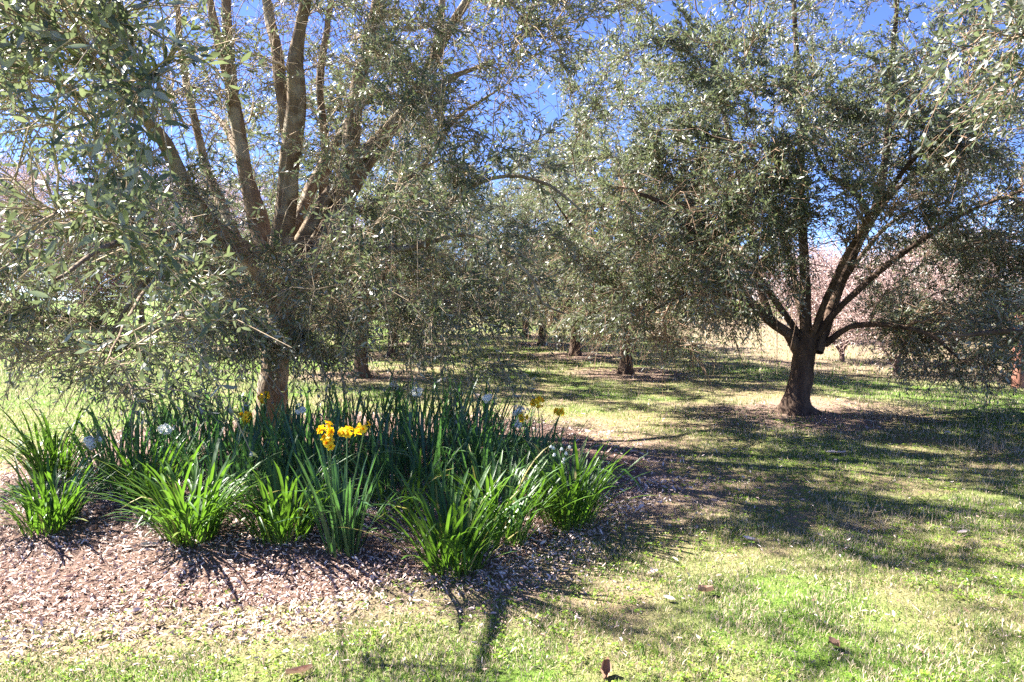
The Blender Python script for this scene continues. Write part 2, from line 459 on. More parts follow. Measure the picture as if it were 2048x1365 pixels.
# ------------------------------------------------------------------ ground
def build_ground():
    def axis(lo, hi, fine_lo, fine_hi, step, n):
        f = np.arange(fine_lo, fine_hi + step / 2, step)
        a = fine_lo - np.geomspace(step * 1.5, fine_lo - lo, n)[::-1]
        b = fine_hi + np.geomspace(step * 1.5, hi - fine_hi, n)
        return np.concatenate([a, f, b])
    xs = axis(-900, 900, -9, 10, 0.13, 34)
    ys = axis(-60, 1500, 0.5, 14, 0.13, 40)
    X, Y = np.meshgrid(xs, ys)
    Z = gz(X, Y)
    nx, ny = len(xs), len(ys)
    V = np.stack([X, Y, Z], -1).reshape(-1, 3)
    i = np.arange(ny - 1)[:, None] * nx + np.arange(nx - 1)[None]
    q = np.stack([i, i + 1, i + nx + 1, i + nx], -1).reshape(-1, 4)
    me = mesh_from("ground", V, [q], M_GROUND, smooth_shade=True)
    for nm, fn in (("green", greenness), ("litter", litter)):
        at = me.attributes.new(nm, 'FLOAT', 'POINT')
        at.data.foreach_set("value", fn(X, Y).astype(np.float32).ravel())
    obj("ground", me, kind="structure", label="patchy lawn of green and straw coloured grass under the olive trees")
    # mulch bed: a mounded sheet round the multi-stemmed olive
    na, nr = 120, 34
    a = np.arange(na) / na * 2 * math.pi
    s = np.linspace(0, 1, nr)[1:] ** 0.8
    dx, dy = np.cos(a), np.sin(a)
    wob = 0.10 * np.sin(3 * a + 0.5) + 0.06 * np.sin(7 * a + 1.9) + 0.04 * np.sin(13 * a)
    R = BED_R + wob - 0.12
    Xb = BED_C[0] + (s[:, None] * R * dx); Yb = BED_C[1] + (s[:, None] * R * dy)
    Zb = gz(Xb, Yb) + 0.014 * np.minimum(1, (1 - s[:, None]) * 6) + 0.020 * (n2(Xb, Yb, 9, 51) - 0.5) * (1 - s[:, None] ** 4) + 0.004 - 0.02 * (s[:, None] > 0.999)
    V = np.vstack([np.stack([Xb, Yb, Zb], -1).reshape(-1, 3), [[BED_C[0], BED_C[1], float(gz(*BED_C)) + 0.02]]])
    j = np.arange(na); jn = (j + 1) % na
    q = np.concatenate([np.stack([k * na + j, (k + 1) * na + j, (k + 1) * na + jn, k * na + jn], -1) for k in range(nr - 2)])
    t = np.stack([np.full(na, (nr - 1) * na), j, jn], -1)
    obj("mulch_bed", mesh_from("mulch_bed", V, [q, t], M_SOIL, smooth_shade=True), kind="structure", label="round garden bed of brown leaf mulch under the multi-stemmed olive")

build_ground()

# ------------------------------------------------------------------ trees
def bezier(p0, p1, p2, p3, t):
    t = t[:, None]
    return (1 - t) ** 3 * p0 + 3 * (1 - t) ** 2 * t * p1 + 3 * (1 - t) * t * t * p2 + t ** 3 * p3

def sample_env(rng, ells, n, shell=0.55):
    """random points in a union of ellipsoids (centre, radii, weight), most of them towards the outside"""
    w = np.array([e[2] for e in ells], float); w /= w.sum()
    k = rng.choice(len(ells), n, p=w)
    c = np.array([e[0] for e in ells])[k]; r = np.array([e[1] for e in ells])[k]
    d = unit(rng.normal(size=(n, 3)))
    rad = shell + (1 - shell) * rng.random(n) ** 0.8
    inner = rng.random(n) < 0.25
    rad[inner] = rng.random(inner.sum()) ** 0.5
    return c + d * r * rad[:, None]

class Tree:
    def __init__(self, seed):
        self.rng = np.random.default_rng(seed)
        self.pos, self.dir, self.rad = [], [], []

    def add(self, pts, rad, skip=0):
        t = unit(np.gradient(pts, axis=0))
        self.pos.append(pts[skip:]); self.dir.append(t[skip:]); self.rad.append(rad[skip:])

    def arrays(self):
        return np.vstack(self.pos), np.vstack(self.dir), np.concatenate(self.rad)

    def branch_level(self, targets, rmax, rend, droop, arch, K, order_from, wiggle=0.03, lmax=2.4):
        rng = self.rng
        targets = targets[np.argsort(np.linalg.norm(targets - order_from, axis=1))]
        pos, dr, rd = self.arrays()
        paths = []
        for t in targets:
            v = t - pos
            d = np.linalg.norm(v, axis=1)
            cosang = (v * dr).sum(1) / np.maximum(d, 1e-6)
            sc = d * (1 + 0.7 * (1 - cosang)) + 0.15 * (v[:, 2] < -0.1)
            i = int(np.argmin(sc))
            L = d[i]
            if L < 0.06 or L > lmax:
                continue
            u = v[i] / L
            p0 = pos[i]
            p1 = p0 + L * 0.38 * unit(0.5 * dr[i] + 0.7 * u + np.array([0, 0, arch]))
            e = unit(u + 0.35 * rng.normal(size=3) * 0.6 - np.array([0, 0, droop]))
            p2 = t - e * L * 0.32
            tt = np.linspace(0, 1, K)
            pts = bezier(p0, p1, p2, t, tt)
            pts[1:-1] += rng.normal(0, wiggle * L, (K - 2, 3))
            r0 = min(rd[i] * 0.75, rmax * (0.4 + 0.6 * min(L / 1.0, 1.3)))
            rad = r0 + (rend - r0) * tt ** 0.7
            paths.append((pts, rad))
            if len(paths) % 12 == 0 or K > 6:
                pos = np.vstack([pos, pts[2:]]); dr = np.vstack([dr, unit(np.gradient(pts, axis=0))[2:]]); rd = np.concatenate([rd, rad[2:]])
            self.add(pts, rad, 2)
        return paths

def grow_twigs(rng, pos, dr, centre, n, Lr, droop, K=5, spread=0.9, gap=None, weight=None, out=0.3):
    p = weight / weight.sum() if weight is not None else None
    i = rng.choice(len(pos), n, p=p)
    b = pos[i]
    outward = unit(b - centre)
    d = unit(0.55 * dr[i] + spread * rng.normal(size=(n, 3)) * 0.62 + out * outward + np.array([0, 0, 0.12]))
    L = rng.uniform(*Lr, n)
    if gap is not None:
        keep = gap(b + d * L[:, None] * 0.7)
        b, d, L = b[keep], d[keep], L[keep]
    n = len(b)
    s = np.linspace(0, 1, K)
    sag = droop * rng.uniform(0.4, 1.6, n)
    pts = b[:, None] + d[:, None] * (L[:, None] * s)[..., None]
    side = unit(np.cross(d, rng.normal(size=(n, 3))))
    pts = pts + side[:, None] * ((rng.normal(0, 0.10, n) * L)[:, None] * s ** 2)[..., None]
    pts[..., 2] -= sag[:, None] * L[:, None] * s ** 2
    return pts, L

def leaves_on(rng, pts, L, pairs, s0, leaf_len, leaf_w, prob=1.0):
    """opposite pairs of leaves along each twig -> base, direction, normal, length, width"""
    n, K, _ = pts.shape
    tang = unit(np.gradient(pts, axis=1))
    s = np.linspace(s0, 1.0, pairs)
    x = s * (K - 1); i0 = np.minimum(x.astype(int), K - 2); f = (x - i0)[None, :, None]
    p = pts[:, i0] * (1 - f) + pts[:, i0 + 1] * f
    t = tang[:, i0]
    ref = unit(rng.normal(size=(n, 1, 3)))
    a = unit(np.cross(t, ref)); b = np.cross(t, a)
    alt = (np.arange(pairs) % 2)[None, :, None]
    side = np.where(alt == 0, a, b)
    B, D, Nn = [], [], []
    for sg in (1, -1):
        d = unit(t * rng.uniform(0.6, 1.6, (n, pairs, 1)) + sg * side + rng.normal(0, 0.22, (n, pairs, 3)))
        nr = unit(np.cross(np.cross(d, t + rng.normal(0, 0.35, (n, pairs, 3))), d) + 0.0)
        nr = unit(nr + rng.normal(0, 0.45, (n, pairs, 3)) + np.array([0, 0, 0.35]))
        B.append(p); D.append(d); Nn.append(nr)
    B = np.concatenate(B, 1).reshape(-1, 3); D = np.concatenate(D, 1).reshape(-1, 3); Nn = np.concatenate(Nn, 1).reshape(-1, 3)
    if prob < 1:
        k = rng.random(len(B)) < prob
        B, D, Nn = B[k], D[k], Nn[k]
    m = len(B)
    ln = leaf_len * rng.uniform(0.6, 1.2, m)
    return B, D, Nn, ln, leaf_w * rng.uniform(0.75, 1.2, m) * (ln / leaf_len) ** 0.5

def leaf_geo(rng, B, D, Nn, ln, w, detail):
    """mesh arrays for leaves; detail 1: folded rhomb (2 triangles), 2: lanceolate with a bend (4 triangles)"""
    S = unit(np.cross(Nn, D)); Nn = np.cross(D, S)
    n = len(B)
    ln = ln[:, None]; w = w[:, None]
    if detail == 1:
        fold = Nn * w * 0.25
        mid = B + D * ln * 0.48
        V = np.stack([B, mid + S * w * 0.5 + fold, B + D * ln, mid - S * w * 0.5 + fold], 1).reshape(-1, 3)
        k = (np.arange(n) * 4)[:, None]
        q = k + np.array([[0, 3, 2, 1]])
        return V, [q], rng.random(n)
    c = rng.normal(-0.06, 0.07, (n, 1)) * ln
    fold = Nn * w * 0.16
    m1 = B + D * ln * 0.33 - Nn * c * 0.2; m2 = B + D * ln * 0.70 - Nn * c * 0.6
    tip = B + D * ln + Nn * c * 0.7
    V = np.stack([B, m1 + S * w * .46 + fold, m1 - S * w * .46 + fold, m2 + S * w * .40 + fold, m2 - S * w * .40 + fold, tip], 1).reshape(-1, 3)
    k = (np.arange(n) * 6)[:, None]
    t1 = k + np.array([[0, 2, 1]]); q = k + np.array([[1, 2, 4, 3]]); t2 = k + np.array([[3, 4, 5]])
    tint = rng.random(n)
    return V, [t1, q, t2], np.concatenate([tint, tint, tint])

def make_leaf_variants():
    out = []
    for k, (bend, wd) in enumerate([(0.10, 0.25), (-0.08, 0.22), (0.18, 0.27), (0.03, 0.30)]):
        s = np.linspace(0, 1, 6)
        prof = np.array([0.06, 0.62, 0.98, 0.95, 0.55, 0.0]) * wd / 2
        V = []
        for si, pr in zip(s, prof):
            z = -bend * si * si
            V += [(si, pr, z + pr * 0.30), (si, 0, z), (si, -pr, z + pr * 0.30)]
        q = []
        for i in range(5):
            a = i * 3
            q += [(a, a + 1, a + 4, a + 3), (a + 1, a + 2, a + 5, a + 4)]
        me = mesh_from("olive_leaf_shape", np.array(V), [np.array(q)[:, ::-1]], M_OLIVE, tint=np.zeros(len(q)), smooth_shade=True)
        out.append(me)
    return out

LEAF_SHAPES = make_leaf_variants()

def leaf_objects(rng, crown, origin, B, D, Nn, ln):
    S = unit(np.cross(Nn, D)); Nn = np.cross(D, S)
    for i in range(len(B)):
        o = bpy.data.objects.new("leaf", LEAF_SHAPES[int(rng.integers(len(LEAF_SHAPES)))])
        COL.objects.link(o)
        o.parent = crown
        m = np.eye(4)
        m[:3, 0] = D[i] * ln[i]; m[:3, 1] = S[i] * ln[i]; m[:3, 2] = Nn[i] * ln[i]; m[:3, 3] = B[i] - origin
        o.matrix_local = Matrix(m.tolist())

def root_flare(lobes, amount, z0, height, phase=0.0):
    def fn(pts, ang):
        h = np.clip(1 - (pts[:, 2] - z0) / height, 0, 1)[:, None] ** 2
        return 1 + h * amount * (0.55 + 0.45 * np.cos(lobes * ang + phase) + 0.2 * np.cos((lobes + 2) * ang + 2 * phase))
    return fn

def parts_from(root, origin, trunk, limbs, twig_paths, twig_sets, leafsets, bark, twig_mat, detail, sides_limb=12, flare=None, nobj=0, rng=None, leaf_m=None):
    """trunk, each limb, twigs and crown as children of root"""
    v, q = tubes([trunk], 28, rough=0.15, seed=3, flare=flare)
    obj("trunk", mesh_from("trunk", v - origin, [q], bark, smooth_shade=True), root)
    for lp in limbs:
        v, q = tubes([lp], sides_limb, rough=0.14, seed=5)
        obj("limb", mesh_from("limb", v - origin, [q], bark, smooth_shade=True), root)
    V, Q, n0 = [], [], 0
    if twig_paths:
        thick = [p for p in twig_paths if p[1][0] > 0.012]; thin = [p for p in twig_paths if p[1][0] <= 0.012]
        for ps, sd in ((thick, 6), (thin, 4)):
            if ps:
                v, q = tubes(ps, sd); V.append(v); Q.append(q + n0); n0 += len(v)
    for pts, rad in twig_sets:
        v, q = tubes_same(pts, rad, 3); V.append(v); Q.append(q + n0); n0 += len(v)
    obj("twigs", mesh_from("twigs", np.vstack(V) - origin, [np.vstack(Q)], twig_mat, smooth_shade=True), root)
    B, D, Nn, ln, w = [np.concatenate([ls[k] for ls in leafsets]) for k in range(5)]
    near = None
    if nobj:
        px, py, dep = project(B)
        vis = (px > -20) & (px < 2068) & (py > -20) & (py < 1380) & (dep > 0.3)
        size = np.where(vis, ln / np.maximum(dep, 0.1), 0)
        near = np.argsort(-size)[:nobj]
        mask = np.ones(len(B), bool); mask[near] = False
        sel = (B[near], D[near], Nn[near], ln[near])
        B, D, Nn, ln, w = B[mask], D[mask], Nn[mask], ln[mask], w[mask]
    v, polys, tint = leaf_geo(rng, B, D, Nn, ln, w, detail)
    crown = obj("crown", mesh_from("crown", v - origin, polys, leaf_m or M_OLIVE, tint=tint), root, kind="stuff")
    if near is not None:
        leaf_objects(rng, crown, origin, *sel)
    return crown

def px_limb(pts, widths, rng, base_depth=None, jitter=0.006):
    """limb from photograph points (px, py, depth) and widths in photograph pixels, set at real depth and size"""
    p = np.array([P(*q) for q in pts])
    r = np.array([w * 0.5 * q[2] / F for w, q in zip(widths, pts)])
    return smooth_path(p, r, 0.09, jitter, rng)

def gap_fn(freq, thr, seed, soft=0.0, rng=None):
    def fn(p):
        v = 0.65 * vnoise(p, freq, seed) + 0.35 * vnoise(p, freq * 2.3, seed + 7)
        if soft and rng is not None:
            v = v + rng.normal(0, soft, len(p))
        return v > thr
    return fn

# ---- the multi-stemmed olive in the mulch bed
def build_main():
    T = Tree(11); rng = T.rng
    o = MAIN; yb = o[1]
    tr = smooth_path(np.array([[o[0], yb, o[2] - 0.06], P(546, 810, yb), P(551, 730, yb + .02), P(561, 650, yb + .03), P(562, 590, yb + .02), P(553, 530, yb), P(548, 500, yb)]),
                     np.array([0.165, 0.125, 0.108, 0.098, 0.105, 0.115, 0.09]), 0.05)
    L = []
    L.append(px_limb([(552, 590, yb), (500, 515, yb - .15), (430, 455, yb - .45), (385, 400, yb - .8), (330, 290, yb - 1.2), (225, 160, yb - 1.7), (90, 60, yb - 2.2), (-60, -20, yb - 2.6)], [46, 40, 36, 31, 28, 26, 21, 14], rng))
    L.append(px_limb([(540, 560, yb), (515, 460, yb + .1), (492, 350, yb + .15), (468, 210, yb + .2), (457, 100, yb + .25), (450, -40, yb + .3), (445, -220, yb + .4)], [40, 33, 28, 26, 22, 18, 11], rng))
    L.append(px_limb([(466, 190, yb + .2), (445, 120, yb + .1), (428, 40, yb), (415, -60, yb - .1)], [18, 17, 15, 10], rng))
    L.append(px_limb([(556, 560, yb - .05), (566, 450, yb - .15), (578, 330, yb - .25), (594, 200, yb - .35), (590, 130, yb - .4), (600, 60, yb - .4), (620, -30, yb - .4), (650, -200, yb - .3)], [48, 43, 40, 36, 30, 25, 21, 11], rng))
    L.append(px_limb([(578, 330, yb - .25), (568, 230, yb - .1), (555, 110, yb), (536, 20, yb + .1), (525, -120, yb + .2)], [26, 25, 23, 19, 11], rng))
    L.append(px_limb([(575, 590, yb), (625, 530, yb + .1), (676, 440, yb + .2), (700, 330, yb + .25), (712, 200, yb + .25), (738, 80, yb + .3), (758, -20, yb + .3), (780, -200, yb + .3)], [50, 52, 48, 35, 30, 26, 21, 11], rng))
    L.append(px_limb([(690, 400, yb + .22), (745, 310, yb + .4), (815, 210, yb + .5), (862, 130, yb + .5), (905, 50, yb + .5), (950, -30, yb + .5), (1010, -150, yb + .4)], [34, 28, 25, 22, 19, 16, 10], rng))
    L.append(px_limb([(862, 130, yb + .5), (880, 60, yb + .55), (888, -40, yb + .6)], [18, 15, 12], rng))
    L.append(px_limb([(600, 560, yb - .05), (650, 512, yb - .2), (710, 492, yb - .4), (780, 500, yb - .6), (850, 488, yb - .8), (882, 430, yb - .95), (930, 378, yb - 1.1), (1010, 352, yb - 1.2), (1100, 372, yb - 1.3), (1165, 425, yb - 1.4)], [18, 17, 15, 13, 12, 10, 9, 8, 6, 4], rng))
    L.append(px_limb([(850, 488, yb - .8), (930, 470, yb - .95), (1000, 500, yb - 1.1), (1065, 560, yb - 1.2), (1085, 610, yb - 1.2), (1130, 628, yb - 1.2)], [8, 7, 6, 6, 5, 3], rng))
    L.append(px_limb([(545, 610, yb - .02), (500, 585, yb - .2), (450, 560, yb - .45), (405, 528, yb - .7), (340, 530, yb - 1.0), (270, 590, yb - 1.3), (215, 690, yb - 1.5)], [22, 20, 17, 14, 11, 8, 5], rng))
    L.append(px_limb([(480, 505, yb - .25), (400, 480, yb - .7), (310, 470, yb - 1.3), (200, 500, yb - 1.9), (110, 560, yb - 2.4)], [20, 17, 14, 11, 6], rng))
    L.append(px_limb([(405, 528, yb - .7), (340, 545, yb - 1.4), (285, 590, yb - 2.2), (250, 650, yb - 2.9), (210, 730, yb - 3.4)], [8, 7, 6, 5, 3], rng))
    L.append(px_limb([(535, 575, yb + .05), (470, 470, yb + .3), (420, 350, yb + .5), (385, 220, yb + .6), (360, 80, yb + .7), (350, -80, yb + .7)], [24, 20, 17, 15, 12, 8], rng))
    L.append(px_limb([(600, 560, yb + .1), (640, 430, yb + .45), (650, 300, yb + .6), (640, 160, yb + .7), (660, 20, yb + .8), (680, -100, yb + .8)], [24, 20, 17, 15, 12, 8], rng))
    L.append(px_limb([(676, 440, yb + .2), (760, 400, yb + .1), (840, 340, yb), (900, 250, yb - .1), (980, 190, yb - .2)], [16, 14, 12, 9, 5], rng))
    # limbs leaning away behind the trunk
    for ang, ln_, up in ((1.2, 2.0, 2.2), (2.2, 2.1, 1.8), (0.4, 1.9, 2.0)):
        p0 = P(553, 560, yb)
        e = np.array([math.cos(ang) * ln_, math.sin(ang) * ln_, up])
        L.append(smooth_path(np.array([p0, p0 + e * [.3, .3, .45], p0 + e * [.65, .65, .8], p0 + e]), np.array([.06, .05, .035, .012]), 0.1, 0.01, rng))
    for pts, rad in L:
        T.add(pts, rad, 3)
    c0 = P(553, 520, yb)
    ells = [((-2.15, 5.3, 3.7), (2.45, 2.5, 1.9), 5), ((-2.9, 4.7, 2.5), (1.3, 0.9, 1.2), 1.7), ((-1.0, 5.3, 3.6), (1.7, 1.3, 1.1), 2.0), ((-1.25, 1.95, 1.85), (.42, .40, .62), .55), ((-1.35, 2.15, 1.0), (.50, .35, .40), .5), ((-0.55, 4.8, 1.75), (1.15, 1.1, 0.95), 1.2),
            ((-2.4, 4.3, 1.15), (1.2, 0.9, 0.75), 2.0), ((-0.9, 4.6, 1.0), (1.2, .7, .55), .8), ((-1.75, 4.6, 1.15), (.8, .5, .5), .8), ((-3.3, 4.5, 1.7), (.9, 1.0, .9), 1.0), ((-0.9, 5.6, 3.1), (1.5, 1.6, 1.4), 1.4), ((0.25, 5.2, 3.45), (.75, .8, .55), .6)]
    t1 = sample_env(rng, ells, 130, 0.6)
    pa = T.branch_level(t1, 0.020, 0.0045, 0.45, 0.25, 9, c0, 0.022)
    t2 = sample_env(rng, ells, 1400, 0.35)
    t2 = t2[t2[:, 2] > 0.45]
    t2 = t2[gap_fn(0.9, 0.36, 5)(t2)]
    pb = T.branch_level(t2, 0.0080, 0.0026, 0.5, 0.2, 6, c0, 0.035, 1.1)
    pos = np.vstack([p[0][2:] for p in pa] + [p[0][1:] for p in pb]); dr = np.vstack([unit(np.gradient(p[0], axis=0))[2:] for p in pa] + [unit(np.gradient(p[0], axis=0))[1:] for p in pb])
    centre = np.array([-2.1, 5.3, 2.6])
    gap = gap_fn(1.7, 0.45, 9, 0.02, rng)
    ok = lambda p: gap(p) & (p[:, 2] > 0.30) & (np.linalg.norm(p[:, :2], axis=1) > 1.05)
    tw, TL = grow_twigs(rng, pos, dr, centre, 10500, (0.11, 0.27), 0.35, K=3, gap=ok)
    bare, BL = grow_twigs(rng, pos, dr, centre, 8000, (0.12, 0.45), 0.4, K=3, gap=lambda p: (p[:, 2] > 0.3) & (np.linalg.norm(p[:, :2], axis=1) > 1.05), out=0.05)
    nearm = (pos[:, 1] < 3.3)
    tn, TN = grow_twigs(rng, pos[nearm], dr[nearm], centre, 330, (0.12, 0.30), 0.35, K=3, gap=lambda p: (p[:, 2] > .35) & (np.linalg.norm(p[:, :2], axis=1) > 1.15))
    def heart(p):
        return (p[:, 0] > -2.75) & (p[:, 0] < -1.05) & (p[:, 1] > 3.9) & (p[:, 1] < 6.8) & (p[:, 2] > .95) & (p[:, 2] < 2.75)
    def bay(p):
        return (p[:, 1] > 2.45) & (p[:, 1] < 3.75) & (p[:, 2] > 1.45)
    k = ~bay(bare[:, 1]) | (rng.random(len(bare)) < .3)
    bare = bare[k]
    k = ~bay(tw[:, 1]) | (rng.random(len(tw)) < .22)
    tw, TL = tw[k], TL[k]
    k = ~heart(tw[:, 1]) | (rng.random(len(tw)) < .30)
    tw, TL = tw[k], TL[k]
    lowm = (pos[:, 2] < 2.2) & (pos[:, 0] > -2.4) & (pos[:, 1] < yb - .3) & (pos[:, 1] > 3.3)
    tl, TLL = grow_twigs(rng, pos[lowm], dr[lowm], centre, 1300, (0.14, 0.34), 0.6, K=3, gap=lambda p: p[:, 2] > .42)
    k = ~heart(tl[:, 1]) | (rng.random(len(tl)) < .35)
    tl, TLL = tl[k], TLL[k]
    tw = np.concatenate([tw, tn, tl]); TL = np.concatenate([TL, TN, TLL])
    keep = (bare[:, 0, 1] > 3.4) | (rng.random(len(bare)) < .25)
    bare = bare[keep]
    trad = np.linspace(0.0024, 0.0012, 3)[None] * rng.uniform(.8, 1.3, (len(tw), 1))
    brad = np.linspace(0.0027, 0.0013, 3)[None] * rng.uniform(.8, 1.4, (len(bare), 1))
    leaves = leaves_on(rng, tw, TL, 6, 0.16, 0.054, 0.0135, 0.88)
    root = thing("olive_tree", o, "large multi-stemmed olive tree rising from the round mulch bed of daffodils", "tree", "olive trees in the grove")
    parts_from(root, o, tr, L, pa + pb, [(tw, trad), (bare, brad)], [leaves], M_BARK, M_TWIG, 2, flare=root_flare(5, 0.45, o[2], 0.35, .6), nobj=300, rng=rng)

# ---- the dark-trunked olive on the right
def build_right():
    T = Tree(23); rng = T.rng
    o = RIGHT; yb = o[1]
    tr = smooth_path(np.array([[o[0] - .01, yb, o[2] - 0.08], P(1592, 808, yb), P(1597, 775, yb), P(1605, 730, yb), P(1612, 695, yb), P(1614, 665, yb)]),
                     np.array([0.16, 0.128, 0.114, 0.110, 0.118, 0.08]), 0.04)
    L = []
    L.append(px_limb([(1606, 715, yb), (1576, 668, yb - .05), (1538, 640, yb - .15), (1500, 605, yb - .3), (1440, 580, yb - .5), (1370, 588, yb - .7), (1300, 625, yb - .9)], [24, 23, 20, 16, 12, 9, 6], rng))
    L.append(px_limb([(1540, 640, yb - .12), (1520, 570, yb), (1506, 480, yb + .1), (1485, 370, yb + .2), (1450, 240, yb + .3), (1420, 100, yb + .4)], [17, 15, 13, 12, 10, 6], rng))
    L.append(px_limb([(1500, 605, yb - .3), (1450, 540, yb - .4), (1390, 470, yb - .5), (1330, 410, yb - .6), (1260, 380, yb - .7)], [18, 16, 13, 10, 6], rng))
    L.append(px_limb([(1612, 700, yb), (1610, 610, yb), (1608, 510, yb + .05), (1600, 410, yb + .1), (1602, 280, yb + .1), (1592, 100, yb + .1), (1585, -80, yb + .1)], [26, 21, 18, 17, 14, 10, 7], rng))
    L.append(px_limb([(1635, 705, yb), (1662, 620, yb + .1), (1695, 530, yb + .15), (1735, 450, yb + .2), (1762, 380, yb + .2), (1778, 250, yb + .2), (1785, 120, yb + .2), (1800, -60, yb + .2)], [25, 22, 23, 22, 15, 13, 10, 6], rng))
    L.append(px_limb([(1742, 440, yb + .2), (1790, 380, yb + .1), (1850, 330, yb), (1940, 290, yb - .1)], [13, 11, 8, 5], rng))
    L.append(px_limb([(1742, 445, yb + .2), (1715, 390, yb + .1), (1690, 370, yb), (1640, 330, yb - .1), (1610, 230, yb - .2)], [13, 11, 10, 8, 5], rng))
    L.append(px_limb([(1650, 690, yb), (1700, 655, yb - .2), (1780, 650, yb - .5), (1860, 670, yb - .7), (1920, 720, yb - .8)], [15, 12, 10, 8, 4], rng))
    for ang, ln_, up in ((0.5, 2.0, 1.6), (1.5, 2.0, 2.0), (2.6, 1.9, 1.7), (-1.3, 1.7, 1.9), (-0.6, 1.9, 1.5)):
        p0 = P(1614, 690, yb)
        e = np.array([math.cos(ang) * ln_, math.sin(ang) * ln_, up])
        L.append(smooth_path(np.array([p0, p0 + e * [.3, .3, .45], p0 + e * [.65, .65, .8], p0 + e]), np.array([.035, .03, .02, .008]), 0.1, 0.012, rng))
    for pts, rad in L:
        T.add(pts, rad, 3)
    c0 = P(1614, 660, yb)
    cx, cy = o[0], o[1]
    ells = [((cx + .05, cy, 3.55), (2.75, 2.4, 2.1), 6), ((cx - 1.45, cy - .3, 1.55), (1.2, 1.5, 1.0), 3.4), ((cx + 1.7, cy - .5, 1.22), (1.4, 1.4, 0.95), 5.0), ((cx + .2, cy - 1.1, 2.25), (2.3, 0.9, 1.0), 4.0), ((cx + 1.9, cy - .2, 2.7), (1.2, 1.5, 1.2), 1.6),
            ((cx - 1.2, cy - .2, 3.0), (1.35, 1.5, 1.4), 2.0)]
    t1 = sample_env(rng, ells, 130, 0.6)
    pa = T.branch_level(t1, 0.022, 0.005, 0.5, 0.3, 9, c0, 0.022)
    t2 = sample_env(rng, ells, 1700, 0.35)
    t2 = t2[t2[:, 2] > 0.34]
    core = np.hypot(t2[:, 0] - cx, t2[:, 1] - cy) < 0.8
    t2 = t2[~(core & (t2[:, 2] < 1.5))]
    t2 = t2[gap_fn(0.8, 0.34, 15)(t2)]
    pb = T.branch_level(t2, 0.0075, 0.0022, 0.5, 0.2, 6, c0, 0.035, 0.9)
    pos = np.vstack([p[0][2:] for p in pa] + [p[0][1:] for p in pb]); dr = np.vstack([unit(np.gradient(p[0], axis=0))[2:] for p in pa] + [unit(np.gradient(p[0], axis=0))[1:] for p in pb])
    centre = np.array([cx, cy, 2.4])
    gap = gap_fn(1.35, 0.375, 19, 0.02, rng)
    tw, TL = grow_twigs(rng, pos, dr, centre, 20000, (0.11, 0.28), 0.40, K=3, gap=lambda p: gap(p) & (p[:, 2] > 0.28))
    bare, BL = grow_twigs(rng, pos[pos[:, 2] < 2.4], dr[pos[:, 2] < 2.4], centre, 3000, (0.15, 0.50), 0.5, K=3, gap=lambda p: p[:, 2] > 0.3, out=0.0)
    trad = np.linspace(0.0024, 0.0012, 3)[None] * rng.uniform(.8, 1.3, (len(tw), 1))
    brad = np.linspace(0.0032, 0.0016, 3)[None] * rng.uniform(.8, 1.4, (len(bare), 1))
    leaves = leaves_on(rng, tw, TL, 7, 0.12, 0.056, 0.0145, 0.88)
    root = thing("olive_tree", o, "spreading olive tree with one short dark trunk and wide low crown on open grass", "tree", "olive trees in the grove")
    parts_from(root, o, tr, L, pa + pb, [(tw, trad), (bare, brad)], [leaves], M_BARK_DARK, M_TWIG_RED, 1, flare=root_flare(4, 0.55, o[2], 0.22, 1.0), rng=rng)

